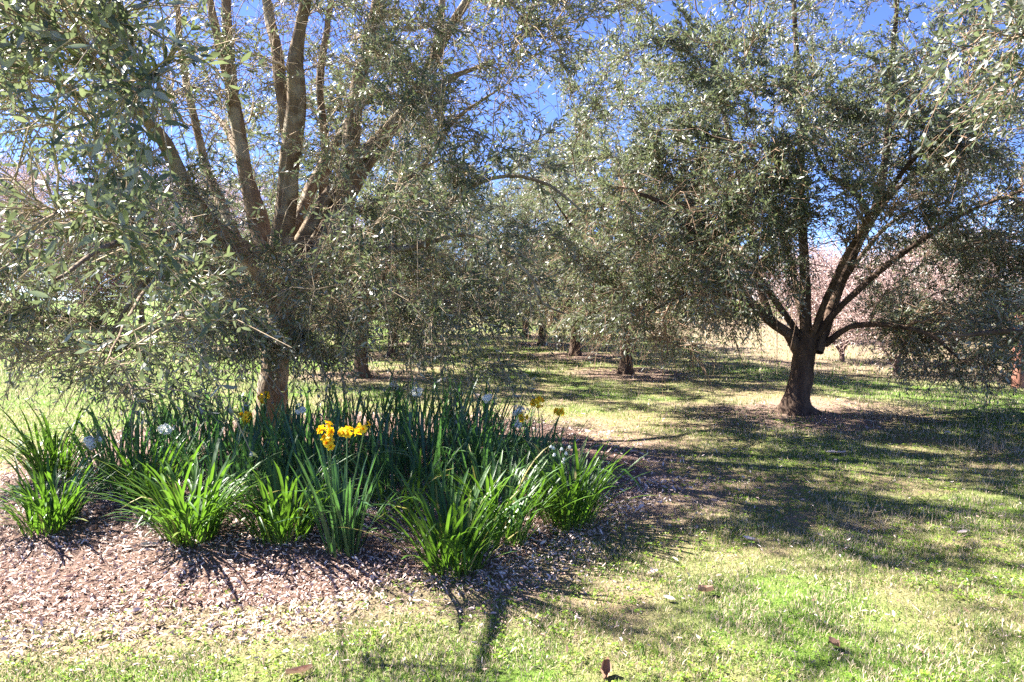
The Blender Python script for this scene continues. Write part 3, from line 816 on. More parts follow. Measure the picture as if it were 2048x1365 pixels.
# ---- two plain olives, copied for the rows behind
def generic_olive(seed, name_label, n_tw, leaf_len, leaf_w):
    T = Tree(seed); rng = T.rng
    o = np.zeros(3)
    lean = rng.normal(0, 0.05, 2)
    tr = smooth_path(np.array([[0, 0, -0.10], [lean[0] * .3, lean[1] * .3, .18], [lean[0] * .7, lean[1] * .7, .55], [lean[0], lean[1], .95]]), np.array([0.14, 0.105, 0.09, 0.085]), 0.06)
    L = []
    for k in range(6):
        a = k * 2 * math.pi / 6 + rng.uniform(-.3, .3)
        ln_ = rng.uniform(1.0, 1.9) if k % 2 else rng.uniform(0.4, 1.1)
        up = rng.uniform(1.2, 2.0) if k % 2 else rng.uniform(2.2, 3.2)
        p0 = np.array([lean[0], lean[1], rng.uniform(.72, .92)])
        e = np.array([math.cos(a) * ln_, math.sin(a) * ln_, up])
        L.append(smooth_path(np.array([p0, p0 + e * [.32, .32, .3], p0 + e * [.65, .65, .7], p0 + e]), np.array([.065, .048, .03, .01]), 0.12, 0.012, rng))
    for pts, rad in L:
        T.add(pts, rad, 2)
    ells = [((0, 0, 3.0), (2.05, 2.05, 1.95), 5), ((0.1, -.1, 1.45), (2.0, 2.0, 1.0), 4)]
    c0 = np.array([0, 0, 0.9])
    pa = T.branch_level(sample_env(rng, ells, 90, 0.6), 0.02, 0.005, 0.5, 0.3, 7, c0)
    t2 = sample_env(rng, ells, 620, 0.4)
    t2 = t2[(t2[:, 2] > 0.45) & ~((np.hypot(t2[:, 0], t2[:, 1]) < 0.7) & (t2[:, 2] < 1.4))]
    t2 = t2[gap_fn(0.8, 0.32, seed)(t2)]
    pb = T.branch_level(t2, 0.0075, 0.0025, 0.55, 0.2, 5, c0)
    pos = np.vstack([p[0][2:] for p in pa] + [p[0][1:] for p in pb]); dr = np.vstack([unit(np.gradient(p[0], axis=0))[2:] for p in pa] + [unit(np.gradient(p[0], axis=0))[1:] for p in pb])
    gap = gap_fn(1.2, 0.38, seed + 3, 0.03, rng)
    tw, TL = grow_twigs(rng, pos, dr, np.array([0, 0, 2.2]), n_tw, (0.12, 0.30), 0.4, K=3, gap=lambda p: gap(p) & (p[:, 2] > 0.32))
    bare, BL = grow_twigs(rng, pos[pos[:, 2] < 2.2], dr[pos[:, 2] < 2.2], np.array([0, 0, 2.2]), 1500, (0.2, 0.6), 0.7, K=3, gap=lambda p: p[:, 2] > 0.35, out=0)
    trad = np.linspace(0.003, 0.0016, 3)[None] * np.ones((len(tw), 1))
    brad = np.linspace(0.0035, 0.0018, 3)[None] * np.ones((len(bare), 1))
    leaves = leaves_on(rng, tw, TL, 6, 0.1, leaf_len, leaf_w, 0.9)
    root = thing("olive_tree", (0, 0, 0), name_label, "tree", "olive trees in the grove")
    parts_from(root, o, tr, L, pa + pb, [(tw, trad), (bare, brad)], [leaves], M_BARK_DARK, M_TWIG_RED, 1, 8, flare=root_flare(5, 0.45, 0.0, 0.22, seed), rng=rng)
    return root

def copy_tree(root, label=None):
    r = root.copy(); COL.objects.link(r)
    if label: r["label"] = label
    for ch in root.children:
        c = ch.copy(); COL.objects.link(c); c.parent = r
        for g in ch.children:
            d = g.copy(); COL.objects.link(d); d.parent = c
    return r

# ---- olive standing just outside the picture on the right, its boughs reaching in
def build_right_out():
    T = Tree(37); rng = T.rng
    o = RIGHT_OUT
    tr = smooth_path(np.array([[o[0], o[1], o[2] - .08], o + [0, 0, .25], o + [-.03, 0, .6], o + [-.05, .02, 1.0]]), np.array([.22, .17, .15, .14]), 0.06)
    top = o + [-.05, .02, .9]
    L = []
    L.append(smooth_path(np.array([top, [4.3, 3.9, 1.75], [3.4, 3.45, 2.15], [2.75, 3.2, 2.30], [2.25, 3.0, 2.25]]), np.array([.07, .05, .03, .018, .006]), .1, .008, rng))
    L.append(smooth_path(np.array([top, [4.6, 3.7, 2.2], [3.6, 3.1, 2.7], [2.9, 2.85, 2.75]]), np.array([.06, .045, .025, .006]), .1, .008, rng))
    L.append(smooth_path(np.array([top, [4.75, 4.6, 1.12], P(2080, 662, 4.95), P(1990, 664, 5.0), P(1930, 672, 5.05), P(1870, 668, 5.1)]), np.array([.05, .035, .022, .018, .013, .005]), .08, .006, rng))
    for a, ln_, up in ((0.3, 1.4, 2.2), (1.4, 1.3, 2.4), (-1.0, 1.3, 2.2), (2.6, 0.7, 2.8)):
        e = np.array([math.cos(a) * ln_, math.sin(a) * ln_, up])
        L.append(smooth_path(np.array([top, top + e * [.3, .3, .4], top + e * [.65, .65, .75], top + e]), np.array([.07, .055, .035, .012]), .1, .01, rng))
    for pts, rad in L:
        T.add(pts, rad, 3)
    ells = [((5.4, 4.3, 3.2), (1.5, 1.6, 1.5), 3), ((2.35, 2.95, 2.25), (.50, .5, .40), 1.0), ((2.95, 3.15, 2.62), (.7, .6, .40), 1.2), ((3.75, 5.0, 1.05), (.42, .35, .32), .4), ((3.5, 3.4, 2.4), (.8, .6, .5), .8)]
    c0 = top
    pa = T.branch_level(sample_env(rng, ells, 70, .5), .014, .004, .5, .2, 7, c0)
    pb = T.branch_level(sample_env(rng, ells, 520, .2), .006, .002, .3, .15, 5, c0, .035, .7)
    pos = np.vstack([p[0][2:] for p in pa] + [p[0][1:] for p in pb]); dr = np.vstack([unit(np.gradient(p[0], axis=0))[2:] for p in pa] + [unit(np.gradient(p[0], axis=0))[1:] for p in pb])
    gap = gap_fn(1.8, 0.40, 41, .03, rng)
    tw, TL = grow_twigs(rng, pos, dr, np.array([5.0, 4.2, 2.4]), 3600, (.14, .34), .35, K=4, gap=gap)
    trad = np.linspace(.0020, .0010, 4)[None] * np.ones((len(tw), 1))
    leaves = leaves_on(rng, tw, TL, 6, .15, .052, .0135, .85)
    root = thing("olive_tree", o, "olive tree whose leafy boughs hang into the top corner from beyond the right edge", "tree", "olive trees in the grove")
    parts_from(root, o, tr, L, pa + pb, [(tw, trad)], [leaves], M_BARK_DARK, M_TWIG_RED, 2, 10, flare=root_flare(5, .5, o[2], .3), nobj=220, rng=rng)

# ---- orchard trees in blossom
def blossom_tree(seed, height, spread, n_tw, n_bl, blossom, name, multi=3):
    T = Tree(seed); rng = T.rng
    tr = smooth_path(np.array([[0, 0, -.1], [.02, 0, .15], [.03, .02, .34]]), np.array([.16, .12, .11]) * height / 5, .08)
    L = []
    for k in range(multi):
        a = k * 2 * math.pi / multi + rng.uniform(-.4, .4) + 0.3
        ln_ = spread * rng.uniform(.35, .75)
        e = np.array([math.cos(a) * ln_, math.sin(a) * ln_, height * rng.uniform(.5, .8)])
        p0 = np.array([.03, .02, .26])
        L.append(smooth_path(np.array([p0, p0 + e * [.35, .35, .3], p0 + e * [.7, .7, .65], p0 + e]), np.array([.085, .06, .04, .012]) * height / 5, .15, .015, rng))
    for pts, rad in L:
        T.add(pts, rad, 2)
    ells = [((0, 0, height * .62), (spread, spread, height * .40), 1)]
    c0 = np.array([0, 0, .4])
    pa = T.branch_level(sample_env(rng, ells, 70, .5), .02, .006, 0.0, .3, 6, c0)
    pb = T.branch_level(sample_env(rng, ells, 420, .4), .009, .004, 0.0, .2, 5, c0)
    pos = np.vstack([p[0][2:] for p in pa] + [p[0][1:] for p in pb]); dr = np.vstack([unit(np.gradient(p[0], axis=0))[2:] for p in pa] + [unit(np.gradient(p[0], axis=0))[1:] for p in pb])
    tw, TL = grow_twigs(rng, pos, dr, np.array([0, 0, height * .4]), n_tw, (.3, .9), .05, K=3, gap=lambda p: p[:, 2] > .4)
    trad = np.linspace(.008, .004, 3)[None] * np.ones((len(tw), 1))
    B, D, Nn, ln, w = leaves_on(rng, tw, TL, 5, .2, .055, .045, n_bl)
    root = thing(name, (0, 0, 0), "x", "tree")
    parts_from(root, np.zeros(3), tr, L, pa + pb, [(tw, trad)], [(B, D, Nn, ln, w)], M_PINKBARK, M_PINKTWIG, 1, 7, flare=None, rng=rng, leaf_m=blossom)
    return root

build_main()
build_right()
build_right_out()

labels_back = [
    "olive tree with a knobbly mounded foot, first behind the dark-trunked olive",
    "olive tree with a slim dark trunk, second behind the dark-trunked olive",
    "olive tree with a lit brown trunk, first behind the multi-stemmed olive",
    "olive tree with two-toned trunk, second behind the multi-stemmed olive",
    "distant olive tree third behind the multi-stemmed olive",
    "distant olive tree third behind the dark-trunked olive",
    "farthest olive tree in the row behind the multi-stemmed olive",
    "farthest olive tree in the row behind the dark-trunked olive",
    "olive tree on the lawn half hidden behind the multi-stemmed olive's drooping twigs"]
GEN = [generic_olive(51, "a", 7600, 0.068, 0.019), generic_olive(64, "b", 7600, 0.068, 0.019)]
used = [False, False]
for k, (px, py, var, turn, sc) in enumerate(BACK):
    r = GEN[var] if not used[var] else copy_tree(GEN[var])
    used[var] = True
    r["label"] = labels_back[k]
    r.location = BACK_POS[k].tolist(); r.rotation_euler = (0, 0, turn); r.scale = (sc, sc, sc)
r = copy_tree(GEN[0], "olive tree standing beyond the left edge whose shade crosses the lawn")
r.location = LEFT_OUT.tolist(); r.rotation_euler = (0, 0, 2.2)

BL = [blossom_tree(71, 7.0, 3.4, 5600, 0.35, M_BLOSSOM, "orchard_tree", 2), blossom_tree(77, 3.0, 1.7, 2200, 0.4, M_BLOSSOM, "orchard_tree", 3), blossom_tree(79, 3.2, 1.5, 1200, 1.0, M_BLOSSOM_PINK, "orchard_tree", 3)]
ORCH = [  # x, y, source, turn, scale, label
    (-19.6, 28.2, 0, .2, 1.0, "pale pinkish orchard tree with a V-shaped double trunk across the left lawn"),
    (-15.6, 28.8, 0, 1.9, .9, "pinkish twiggy orchard tree behind the drooping olive twigs, right of the V-trunked one"),
    (-24.5, 30.0, 0, 3.1, 1.1, "pinkish twiggy orchard tree at the far left edge of the lawn"),
    (-12.6, 32.0, 0, 4.4, 1.0, "pinkish twiggy orchard tree far behind the olive's trunk"),
    (-10.5, 42.0, 0, 5.2, 1.0, "pinkish twiggy orchard tree far behind the left olive row"),
    (-22.0, 27.2, 0, 5.9, .85, "pinkish twiggy orchard tree just left of the V-trunked one"),
    (-13.2, 27.0, 0, 3.6, .9, "pinkish twiggy orchard tree seen through the lowest olive twigs"),
    (-34.0, 46.0, 0, 0.9, 1.2, "tall pale orchard tree in the second row behind the left lawn"),
    (-22.0, 47.0, 0, 2.4, 1.2, "tall pale orchard tree behind the V-trunked orchard tree"),
    (-15.9, 26.6, 2, 0.0, 1.0, "small tree in deep pink blossom beside the pale orchard trees"),
    (6.25, 12.9, 1, .5, .62, "small pale orchard tree with thin stems seen just right of the dark olive trunk"),
    (6.0, 10.6, 1, 2.2, .55, "small multi-stemmed orchard tree under the dark-trunked olive's right boughs"),
    (9.2, 14.2, 1, 4.0, .8, "pale blossoming orchard tree beyond the dry bank at the right edge"),
    (8.0, 19.0, 1, 1.0, .85, "pale blossoming orchard tree in the second row beyond the dry bank"),
    (12.5, 20.0, 1, 5.0, 1.0, "pale blossoming orchard tree in the second row at the right edge"),
    (16.0, 30.0, 0, 1.0, .48, "distant pale orchard tree behind the right olive's lowest boughs"),
    (22.0, 33.0, 0, 3.0, .6, "distant pale orchard tree at the right edge near the post"),
    (10.5, 32.0, 0, 5.5, .48, "distant pale orchard tree seen left of the dark olive trunk")]
usedb = set()
for x, y, s, turn, sc, lab in ORCH:
    r = BL[s] if s not in usedb else copy_tree(BL[s])
    usedb.add(s)
    r["label"] = lab; r["category"] = "tree"; r["group"] = "orchard trees round the olive grove"
    r.location = (x, y, float(gz(x, y))); r.rotation_euler = (0, 0, turn); r.scale = (sc, sc, sc)

# ---- dark low shrubs at the foot of the orchard trees
def build_shrubs():
    rng = np.random.default_rng(5)
    spots = [(-20.4, 27.3, 0.7, "low dark green shrub at the far left foot of the V-trunked orchard tree"),
             (-18.3, 27.1, .9, "widest low dark green shrub between the orchard trunks"),
             (-16.8, 27.6, 0.55, "small dark green shrub right of the V-trunked orchard tree")]
    B = rng.normal(size=(1500, 3)); B = unit(B) * rng.uniform(.4, 1, (1500, 1)) * [1.1, .6, .42] + [0, 0, .40]
    B = B[B[:, 2] > 0.02]
    D = unit(B - [0, 0, .1] + rng.normal(0, .3, B.shape))
    v, polys, tint = leaf_geo(rng, B, D, unit(rng.normal(size=B.shape)), rng.uniform(.12, .26, len(B)), rng.uniform(.04, .07, len(B)), 1)
    cr = mesh_from("crown", v, polys, M_SHRUB, tint=tint)
    st, sq = tubes([(np.array([[0, 0, -.05], [x * .3, y * .3, .25], [x, y, .5]]), np.array([.03, .02, .008])) for x, y in rng.normal(0, .35, (7, 2))], 5)
    sm = mesh_from("stem", st, [sq], M_BARK_DARK)
    for x, y, s, lab in spots:
        r = thing("shrub", (x, y, float(gz(x, y))), lab, "shrub", "shrubs by the orchard")
        r.scale = (s, s, s); r.rotation_euler = (0, 0, x)
        obj("crown", cr, r, kind="stuff"); obj("stem", sm, r)
build_shrubs()

# ---- post at the right edge
def build_post():
    p = ground(2036, 776)
    h, w = 0.95, 0.055
    s = [(-w, -.0), (w, 0)]
    V, Q = [], []
    zs = [-.1, h - .03, h]
    ws = [w, w, w * .8]
    for z, ww in zip(zs, ws):
        V += [(-ww, -ww, z), (ww, -ww, z), (ww, ww, z), (-ww, ww, z)]
    for i in range(2):
        for j in range(4):
            Q.append((i * 4 + j, i * 4 + (j + 1) % 4, i * 4 + 4 + (j + 1) % 4, i * 4 + 4 + j))
    Q.append((8, 9, 10, 11))
    obj("wooden_post", mesh_from("wooden_post", np.array(V, float), [np.array(Q)], M_POST), None, "reddish timber post standing on the dry bank at the right edge", "post", loc=p.tolist())
build_post()

# ------------------------------------------------------------------ bulbs: strap-leaved clumps
def strap_mesh(name, L, w, th0, bend, mat, seg=8, fold=0.22, kink=None):
    """one strap leaf growing from the origin along +Z and bending towards +X"""
    s = np.linspace(0, 1, seg + 1)
    th = th0 + bend * s ** 1.7
    if kink is not None:
        th = th + kink[1] * smooth(kink[0] - .06, kink[0] + .06, s)
    dx, dz = np.sin(th), np.cos(th)
    x = np.concatenate([[0], np.cumsum((dx[:-1] + dx[1:]) / 2)]) * L / seg
    z = np.concatenate([[0], np.cumsum((dz[:-1] + dz[1:]) / 2)]) * L / seg
    prof = w * np.minimum(1, 0.55 + 1.6 * s) * np.where(s > .8, np.sqrt(np.clip(1 - ((s - .8) / .2) ** 2, 0.0, 1)) * .97 + .03, 1)
    V = []
    for i in range(seg + 1):
        h = prof[i] / 2
        nx, nz = -math.cos(th[i]), math.sin(th[i])
        V += [(x[i] + nx * h * fold, h, z[i] + nz * h * fold), (x[i], 0, z[i]), (x[i] + nx * h * fold, -h, z[i] + nz * h * fold)]
    q = []
    for i in range(seg):
        a = i * 3
        q += [(a, a + 1, a + 4, a + 3), (a + 1, a + 2, a + 5, a + 4)]
    return mesh_from(name, np.array(V), [np.array(q)], mat, tint=np.zeros(len(q)), smooth_shade=True)

rngc = np.random.default_rng(202)
STRAPS = [strap_mesh("strap_leaf", rngc.uniform(.38, .56), rngc.uniform(.009, .0145), rngc.uniform(.02, .42), rngc.uniform(.4, 1.35), M_STRAP, kink=((rngc.uniform(.5, .85), rngc.uniform(.6, 1.4)) if k % 7 == 6 else None)) for k in range(16)]
NARCS = [strap_mesh("narcissus_leaf", rngc.uniform(.40, .56), rngc.uniform(.011, .016), rngc.uniform(.0, .22), rngc.uniform(.05, .5), M_NARC, fold=.35,
                    kink=((rngc.uniform(.6, .85), rngc.uniform(.8, 1.6)) if k % 6 == 5 else None)) for k in range(16)]
FLAKES = [strap_mesh("snowflake_leaf", rngc.uniform(.40, .56), rngc.uniform(.009, .014), rngc.uniform(.05, .45), rngc.uniform(.2, .95), M_STRAP, fold=.3,
                     kink=((rngc.uniform(.55, .8), rngc.uniform(.8, 1.5)) if k % 6 == 5 else None)) for k in range(14)]

def clump(base, kind, n, size, spread, rng, label, group, cat="plant", rx=0.055, name=None):
    src = {'strap': STRAPS, 'narc': NARCS, 'flake': FLAKES}[kind]
    r = thing(name or {'strap': "strap_leaf_clump", 'narc': "narcissus_clump", 'flake': "snowflake_clump"}[kind], base, label, cat, group)
    for k in range(n):
        o = bpy.data.objects.new("leaf", src[int(rng.integers(len(src)))])
        COL.objects.link(o)
        o.parent = r
        rad = rx * math.sqrt(rng.random()); az = rng.uniform(0, 2 * math.pi)
        bx, by = rad * math.cos(az), rad * math.sin(az)
        lz = float(gz(base[0] + bx, base[1] + by)) - base[2] - 0.012
        o.location = (bx, by, lz)
        face = az + rng.normal(0, .8)
        o.rotation_euler = (rng.normal(0, .10), spread * (rad / rx) * rng.uniform(.3, 1.1) + rng.normal(0, .05), face)
        s = size * rng.uniform(.62, 1.12)
        o.scale = (s, s * rng.uniform(.85, 1.15), s)
    return r

def floret_mesh(name, petal, cup, R=.016, seed=0):
    rng = np.random.default_rng(seed)
    V, F4, T3, mi4, mi3 = [], [], [], [], []
    for k in range(6):
        a = k * math.pi / 3 + rng.normal(0, .08)
        ca, sa = math.cos(a), math.sin(a)
        off = .001 * (k % 2)
        n0 = len(V)
        zt = -rng.uniform(.0, .3) * R
        for rr, hw, z in ((.12, .10, 0), (.45, .34, .05), (.8, .30, .0), (1.0, .02, zt / R)):
            V.append((ca * rr * R - sa * hw * R, sa * rr * R + ca * hw * R, z * R + off)); V.append((ca * rr * R + sa * hw * R, sa * rr * R - ca * hw * R, z * R + off))
        for i in range(3):
            F4.append((n0 + 2 * i, n0 + 2 * i + 1, n0 + 2 * i + 3, n0 + 2 * i + 2)); mi4.append(0)
    n0 = len(V)
    for rr, z in ((.14, .02), (.22, .16), (.29, .26)):
        for k in range(8):
            a = k * math.pi / 4
            V.append((rr * R * math.cos(a), rr * R * math.sin(a), z * R + .001))
    for i in range(2):
        for k in range(8):
            F4.append((n0 + i * 8 + k, n0 + i * 8 + (k + 1) % 8, n0 + i * 8 + 8 + (k + 1) % 8, n0 + i * 8 + 8 + k)); mi4.append(1)
    # short tube behind
    n0 = len(V)
    for rr, z in ((.13, .0), (.09, -.9)):
        for k in range(6):
            a = k * math.pi / 3
            V.append((rr * R * math.cos(a), rr * R * math.sin(a), z * R))
    for k in range(6):
        F4.append((n0 + k, n0 + (k + 1) % 6, n0 + 6 + (k + 1) % 6, n0 + 6 + k)); mi4.append(0)
    return mesh_from(name, np.array(V), [np.array(F4)], [petal, cup], tint=np.full(len(F4), rng.random()), mat_idx=mi4)

FL_Y = [floret_mesh("yellow_floret", M_YELLOW, M_ORANGE, .0205, k) for k in range(3)]
FL_W = [floret_mesh("white_floret", M_WHITE, M_CREAM, .018, 10 + k) for k in range(3)]

def bell_mesh():
    V, Q = [], []
    n = 12
    for z, r in ((0, .002), (-.003, .0055), (-.010, .0085), (-.016, .0095)):
        for k in range(n):
            a = k / n * 2 * math.pi
            flare = 1 + (.12 * math.cos(6 * a) if z < -.012 else 0)
            zz = z - (.0025 * math.cos(6 * a) if z < -.012 else 0)
            V.append((r * flare * math.cos(a), r * flare * math.sin(a), zz))
    for i in range(3):
        for k in range(n):
            Q.append((i * n + k, i * n + (k + 1) % n, (i + 1) * n + (k + 1) % n, (i + 1) * n + k))
    return mesh_from("bell", np.array(V), [np.array(Q)], M_WHITE, tint=np.zeros(len(Q)), smooth_shade=True)
BELL = bell_mesh()

def flower(root, head, florets, n, spread, rng, foot=None):
    """a stem from the clump's foot up to the head (world point) carrying n florets"""
    b = np.array(root.location)
    h = np.asarray(head, float) - b
    f = np.array([rng.normal(0, .02), rng.normal(0, .02), -.01]) if foot is None else np.asarray(foot) - b
    mid = f * .45 + h * .55; mid[:2] = f[:2] * .55 + h[:2] * .45
    pts, rad = smooth_path(np.array([f, mid, h - [0, 0, .012]]), np.array([.0042, .0036, .0028]), .04)
    paths = [(pts, rad)]
    spots = []
    for k in range(n):
        d = unit(rng.normal(size=3) * [1, 1, .75] + [0, -.55, .15])
        c = h + d * spread * rng.uniform(.55, 1.0) + [0, 0, .004]
        spots.append((c, d))
        pp = np.array([h - [0, 0, .014], (h + c) / 2 + [0, 0, .006], c - d * .014])
        paths.append((pp, np.array([.0014, .0012, .0011])))
    v, q = tubes(paths, 6)
    st = obj("flower_stem", mesh_from("flower_stem", v, [q], M_STEM, tint=np.full(len(q), .5), smooth_shade=True), root)
    for c, d in spots:
        o = obj("floret", florets[int(rng.integers(len(florets)))], st)
        o.location = c.tolist()
        o.rotation_mode = 'QUATERNION'
        o.rotation_quaternion = Vector((unit(d + rng.normal(0, .2, 3))).tolist()).to_track_quat('Z', 'Y')
        s = rng.uniform(.85, 1.12); o.scale = (s, s, s)

def snowflake(root, tip, rng, nb=2):
    b = np.array(root.location)
    h = np.asarray(tip) - b
    f = np.array([rng.normal(0, .03), rng.normal(0, .03), -.01])
    pts, rad = smooth_path(np.array([f, f * .5 + h * .5 + [0, 0, .03], h]), np.array([.0028, .0024, .0018]), .04)
    paths = [(pts, rad)]
    spots = []
    for k in range(nb):
        a = rng.uniform(0, 2 * math.pi)
        e = h + np.array([math.cos(a) * .022, math.sin(a) * .022, -.012])
        paths.append((np.array([h, h * .5 + e * .5 + [0, 0, .013], e]), np.array([.0011, .001, .0009])))
        spots.append(e)
    v, q = tubes(paths, 5)
    st = obj("flower_stem", mesh_from("flower_stem", v, [q], M_STEM, tint=np.full(len(q), .3), smooth_shade=True), root)
    for e in spots:
        o = obj("bell_flower", BELL, st)
        o.location = e.tolist(); o.rotation_euler = (rng.normal(0, .2), rng.normal(0, .2), rng.uniform(0, 6))
        s = rng.uniform(.8, 1.0); o.scale = (s, s, s)

def build_bulbs():
    rng = np.random.default_rng(303)
    G = "strap-leaved bulbs round the olive"
    front = [  # px, py, kind, leaves, size, spread, label
        (98, 1062, 'strap', 190, .84, .30, "dense strappy green clump nearest the left edge, glossy leaves fanning over mulch"),
        (110, 962, 'strap', 170, 1.0, .30, "dark strappy clump at the left edge behind the glossy fanning clump"),
        (300, 1008, 'flake', 90, .9, .24, "narrow-leaved green clump behind the bright arching clump, beside the white flower head"),
        (384, 1082, 'strap', 210, 1.0, .36, "bright green clump with broad leaves arching left over the pale mulch"),
        (566, 1082, 'strap', 170, .95, .36, "broad green clump between the bright arching clump and the front daffodils"),
        (906, 1142, 'flake', 170, .95, .32, "green clump at the front corner of the bed with leaves arching both ways"),
        (1002, 1088, 'flake', 130, .98, .34, "loose green clump just behind the front corner clump"),
        (800, 1040, 'flake', 34, .9, .34, "thin sparse green clump in the shaded mulch right of the front daffodils"),
    ]
    for px, py, kind, n, sz, sp, lab in front:
        clump(ground(px, py), kind, n, sz, sp, rng, lab, G, rx=.105 if kind == 'strap' else .11)
    # front daffodils
    b = ground(684, 1112)
    r = clump(b, 'narc', 62, 1.0, .20, rng, "upright daffodil clump at the bed's front with three heads of yellow flowers", G, rx=.062, name="daffodil_clump")
    for (px, py, n, s) in ((652, 862, 8, .036), (660, 884, 8, .034), (694, 868, 9, .042), (728, 859, 4, .032)):
        flower(r, P(px, py, b[1] + rng.normal(0, .02)), FL_Y, n, s, rng)
    # right-hand daffodils with a white head
    b = ground(1075, 950)
    r = clump(b, 'narc', 75, .80, .26, rng, "daffodil clump at the bed's right side with yellow heads beside a white one", G, rx=.15, name="daffodil_clump")
    for (px, py, n, s) in ((1076, 806, 14, .048), (1120, 826, 10, .036), (1043, 838, 4, .045)):
        flower(r, P(px, py, b[1] + rng.normal(0, .05)), FL_Y, n, s, rng)
    flower(r, P(1041, 826, b[1] + .04), FL_W, 16, .055, rng); flower(r, P(1036, 850, b[1] + .02), FL_W, 8, .036, rng)
    for (bx, by, hx, hy, n, sp, lab) in ((200, 990, 183, 886, 18, .048, "slim narcissus with a large round white flower head beside the left dark clump"),
                                         (338, 985, 332, 860, 16, .046, "slim narcissus with a round white flower head above the bright arching clump")):
        b = ground(bx, by)
        r = clump(b, 'narc', 14, .72, .2, rng, lab, G, rx=.04)
        flower(r, P(hx, hy, b[1] - .05), FL_W, n, sp, rng)
    # snowflakes
    b = ground(1136, 1052)
    r = clump(b, 'flake', 180, 1.02, .32, rng, "large clump with small white bell flowers at the bed's right edge", G, rx=.12)
    for px, py in ((1095, 893), (1103, 908), (1120, 896), (1136, 905), (1118, 925), (1132, 921), (1141, 893), (1108, 898)):
        snowflake(r, P(px, py - 8, b[1] - rng.uniform(0, .12)), rng, int(rng.integers(1, 3)))
    # the tall dark mass round the trunk
    back = [(232, 950), (305, 930), (368, 962), (440, 935), (505, 965), (585, 940), (640, 985), (700, 940), (765, 968), (822, 930), (868, 962), (930, 925), (985, 950), (945, 968),
            (455, 895), (375, 895), (640, 890), (700, 885), (772, 882), (842, 880), (905, 880), (960, 888), (455, 1005), (628, 1010), (745, 1003), (855, 1002), (950, 1000), (1050, 990), (250, 985), (540, 990), (525, 925), (600, 965), (1020, 905)]
    marks = [(250, "beside the far-left dark clump"), (305, "behind the slim white-headed one"), (372, "behind the bright arching clump"), (448, "well left of the olive trunk"),
             (512, "left of the olive trunk's foot"), (600, "near the olive trunk's right foot"), (586, "right of the olive trunk's foot"), (628, "a little left of the front daffodils"), (642, "just left of the front daffodils"), (700, "straight behind the front daffodils"),
             (766, "just right of the front daffodils"), (828, "beyond the thin sparse clump"), (866, "right of the thin sparse clump"), (922, "left of the loose green clump"), (944, "behind the loose green clump"), (962, "right behind the loose green clump"),
             (985, "behind the bell-flowered clump"), (1050, "beside the right-hand daffodils")]
    roots = []
    for px, py in back:
        row = "front" if py > 975 else ("middle" if py > 915 else "rear")
        lab = "tall dark narcissus clump in the mass's %s row, %s" % (row, min(marks, key=lambda m: abs(m[0] - px))[1])
        roots.append(clump(ground(px, py), 'narc', 44, float(rng.uniform(.92, 1.08)) * (.82 if px > 960 else 1), .22, rng, lab, "narcissus mass round the trunk", rx=.14))
    def near(px):
        return min(roots, key=lambda q: abs(project(np.array(q.location))[0] - px))
    extra = [(530, 796, FL_Y, 9, .042, "with a yellow flower head against the olive trunk"), (490, 836, FL_Y, 9, .040, "with a small yellow flower head left of the olive trunk"),
             (600, 822, FL_W, 9, .036, "with a white flower head just right of the olive trunk"),
             (790, 772, FL_W, 14, .046, "with the tallest white flower heads behind the front daffodils"), (835, 786, FL_W, 11, .042, "with a cream flower head at the back of the mass"),
             (975, 800, FL_W, 10, .038, "with pale flower heads near the right-hand daffodils")]
    done = set()
    for px, py, fl, n, s, tail in extra:
        cand = [q for q in roots if q.name not in done]
        q = min(cand, key=lambda q: abs(project(np.array(q.location))[0] - px) + .15 * abs(project(np.array(q.location))[1] - 930))
        done.add(q.name)
        q["label"] = "dark narcissus clump " + tail
        flower(q, P(px, py, q.location[1] - rng.uniform(.10, .2)), fl, n, s, rng)
    q = [q for q in roots if q.name not in done]
build_bulbs()

# ------------------------------------------------------------------ ground cover: grass, weeds, mulch
def frustum_points(rng, n, y0, y1, margin=0.5, power=1.0):
    y = (rng.random(n) * (y1 ** (power + 1) - y0 ** (power + 1)) + y0 ** (power + 1)) ** (1 / (power + 1))
    x = rng.uniform(-1, 1, n) * (0.77 * y + margin)
    return x, y

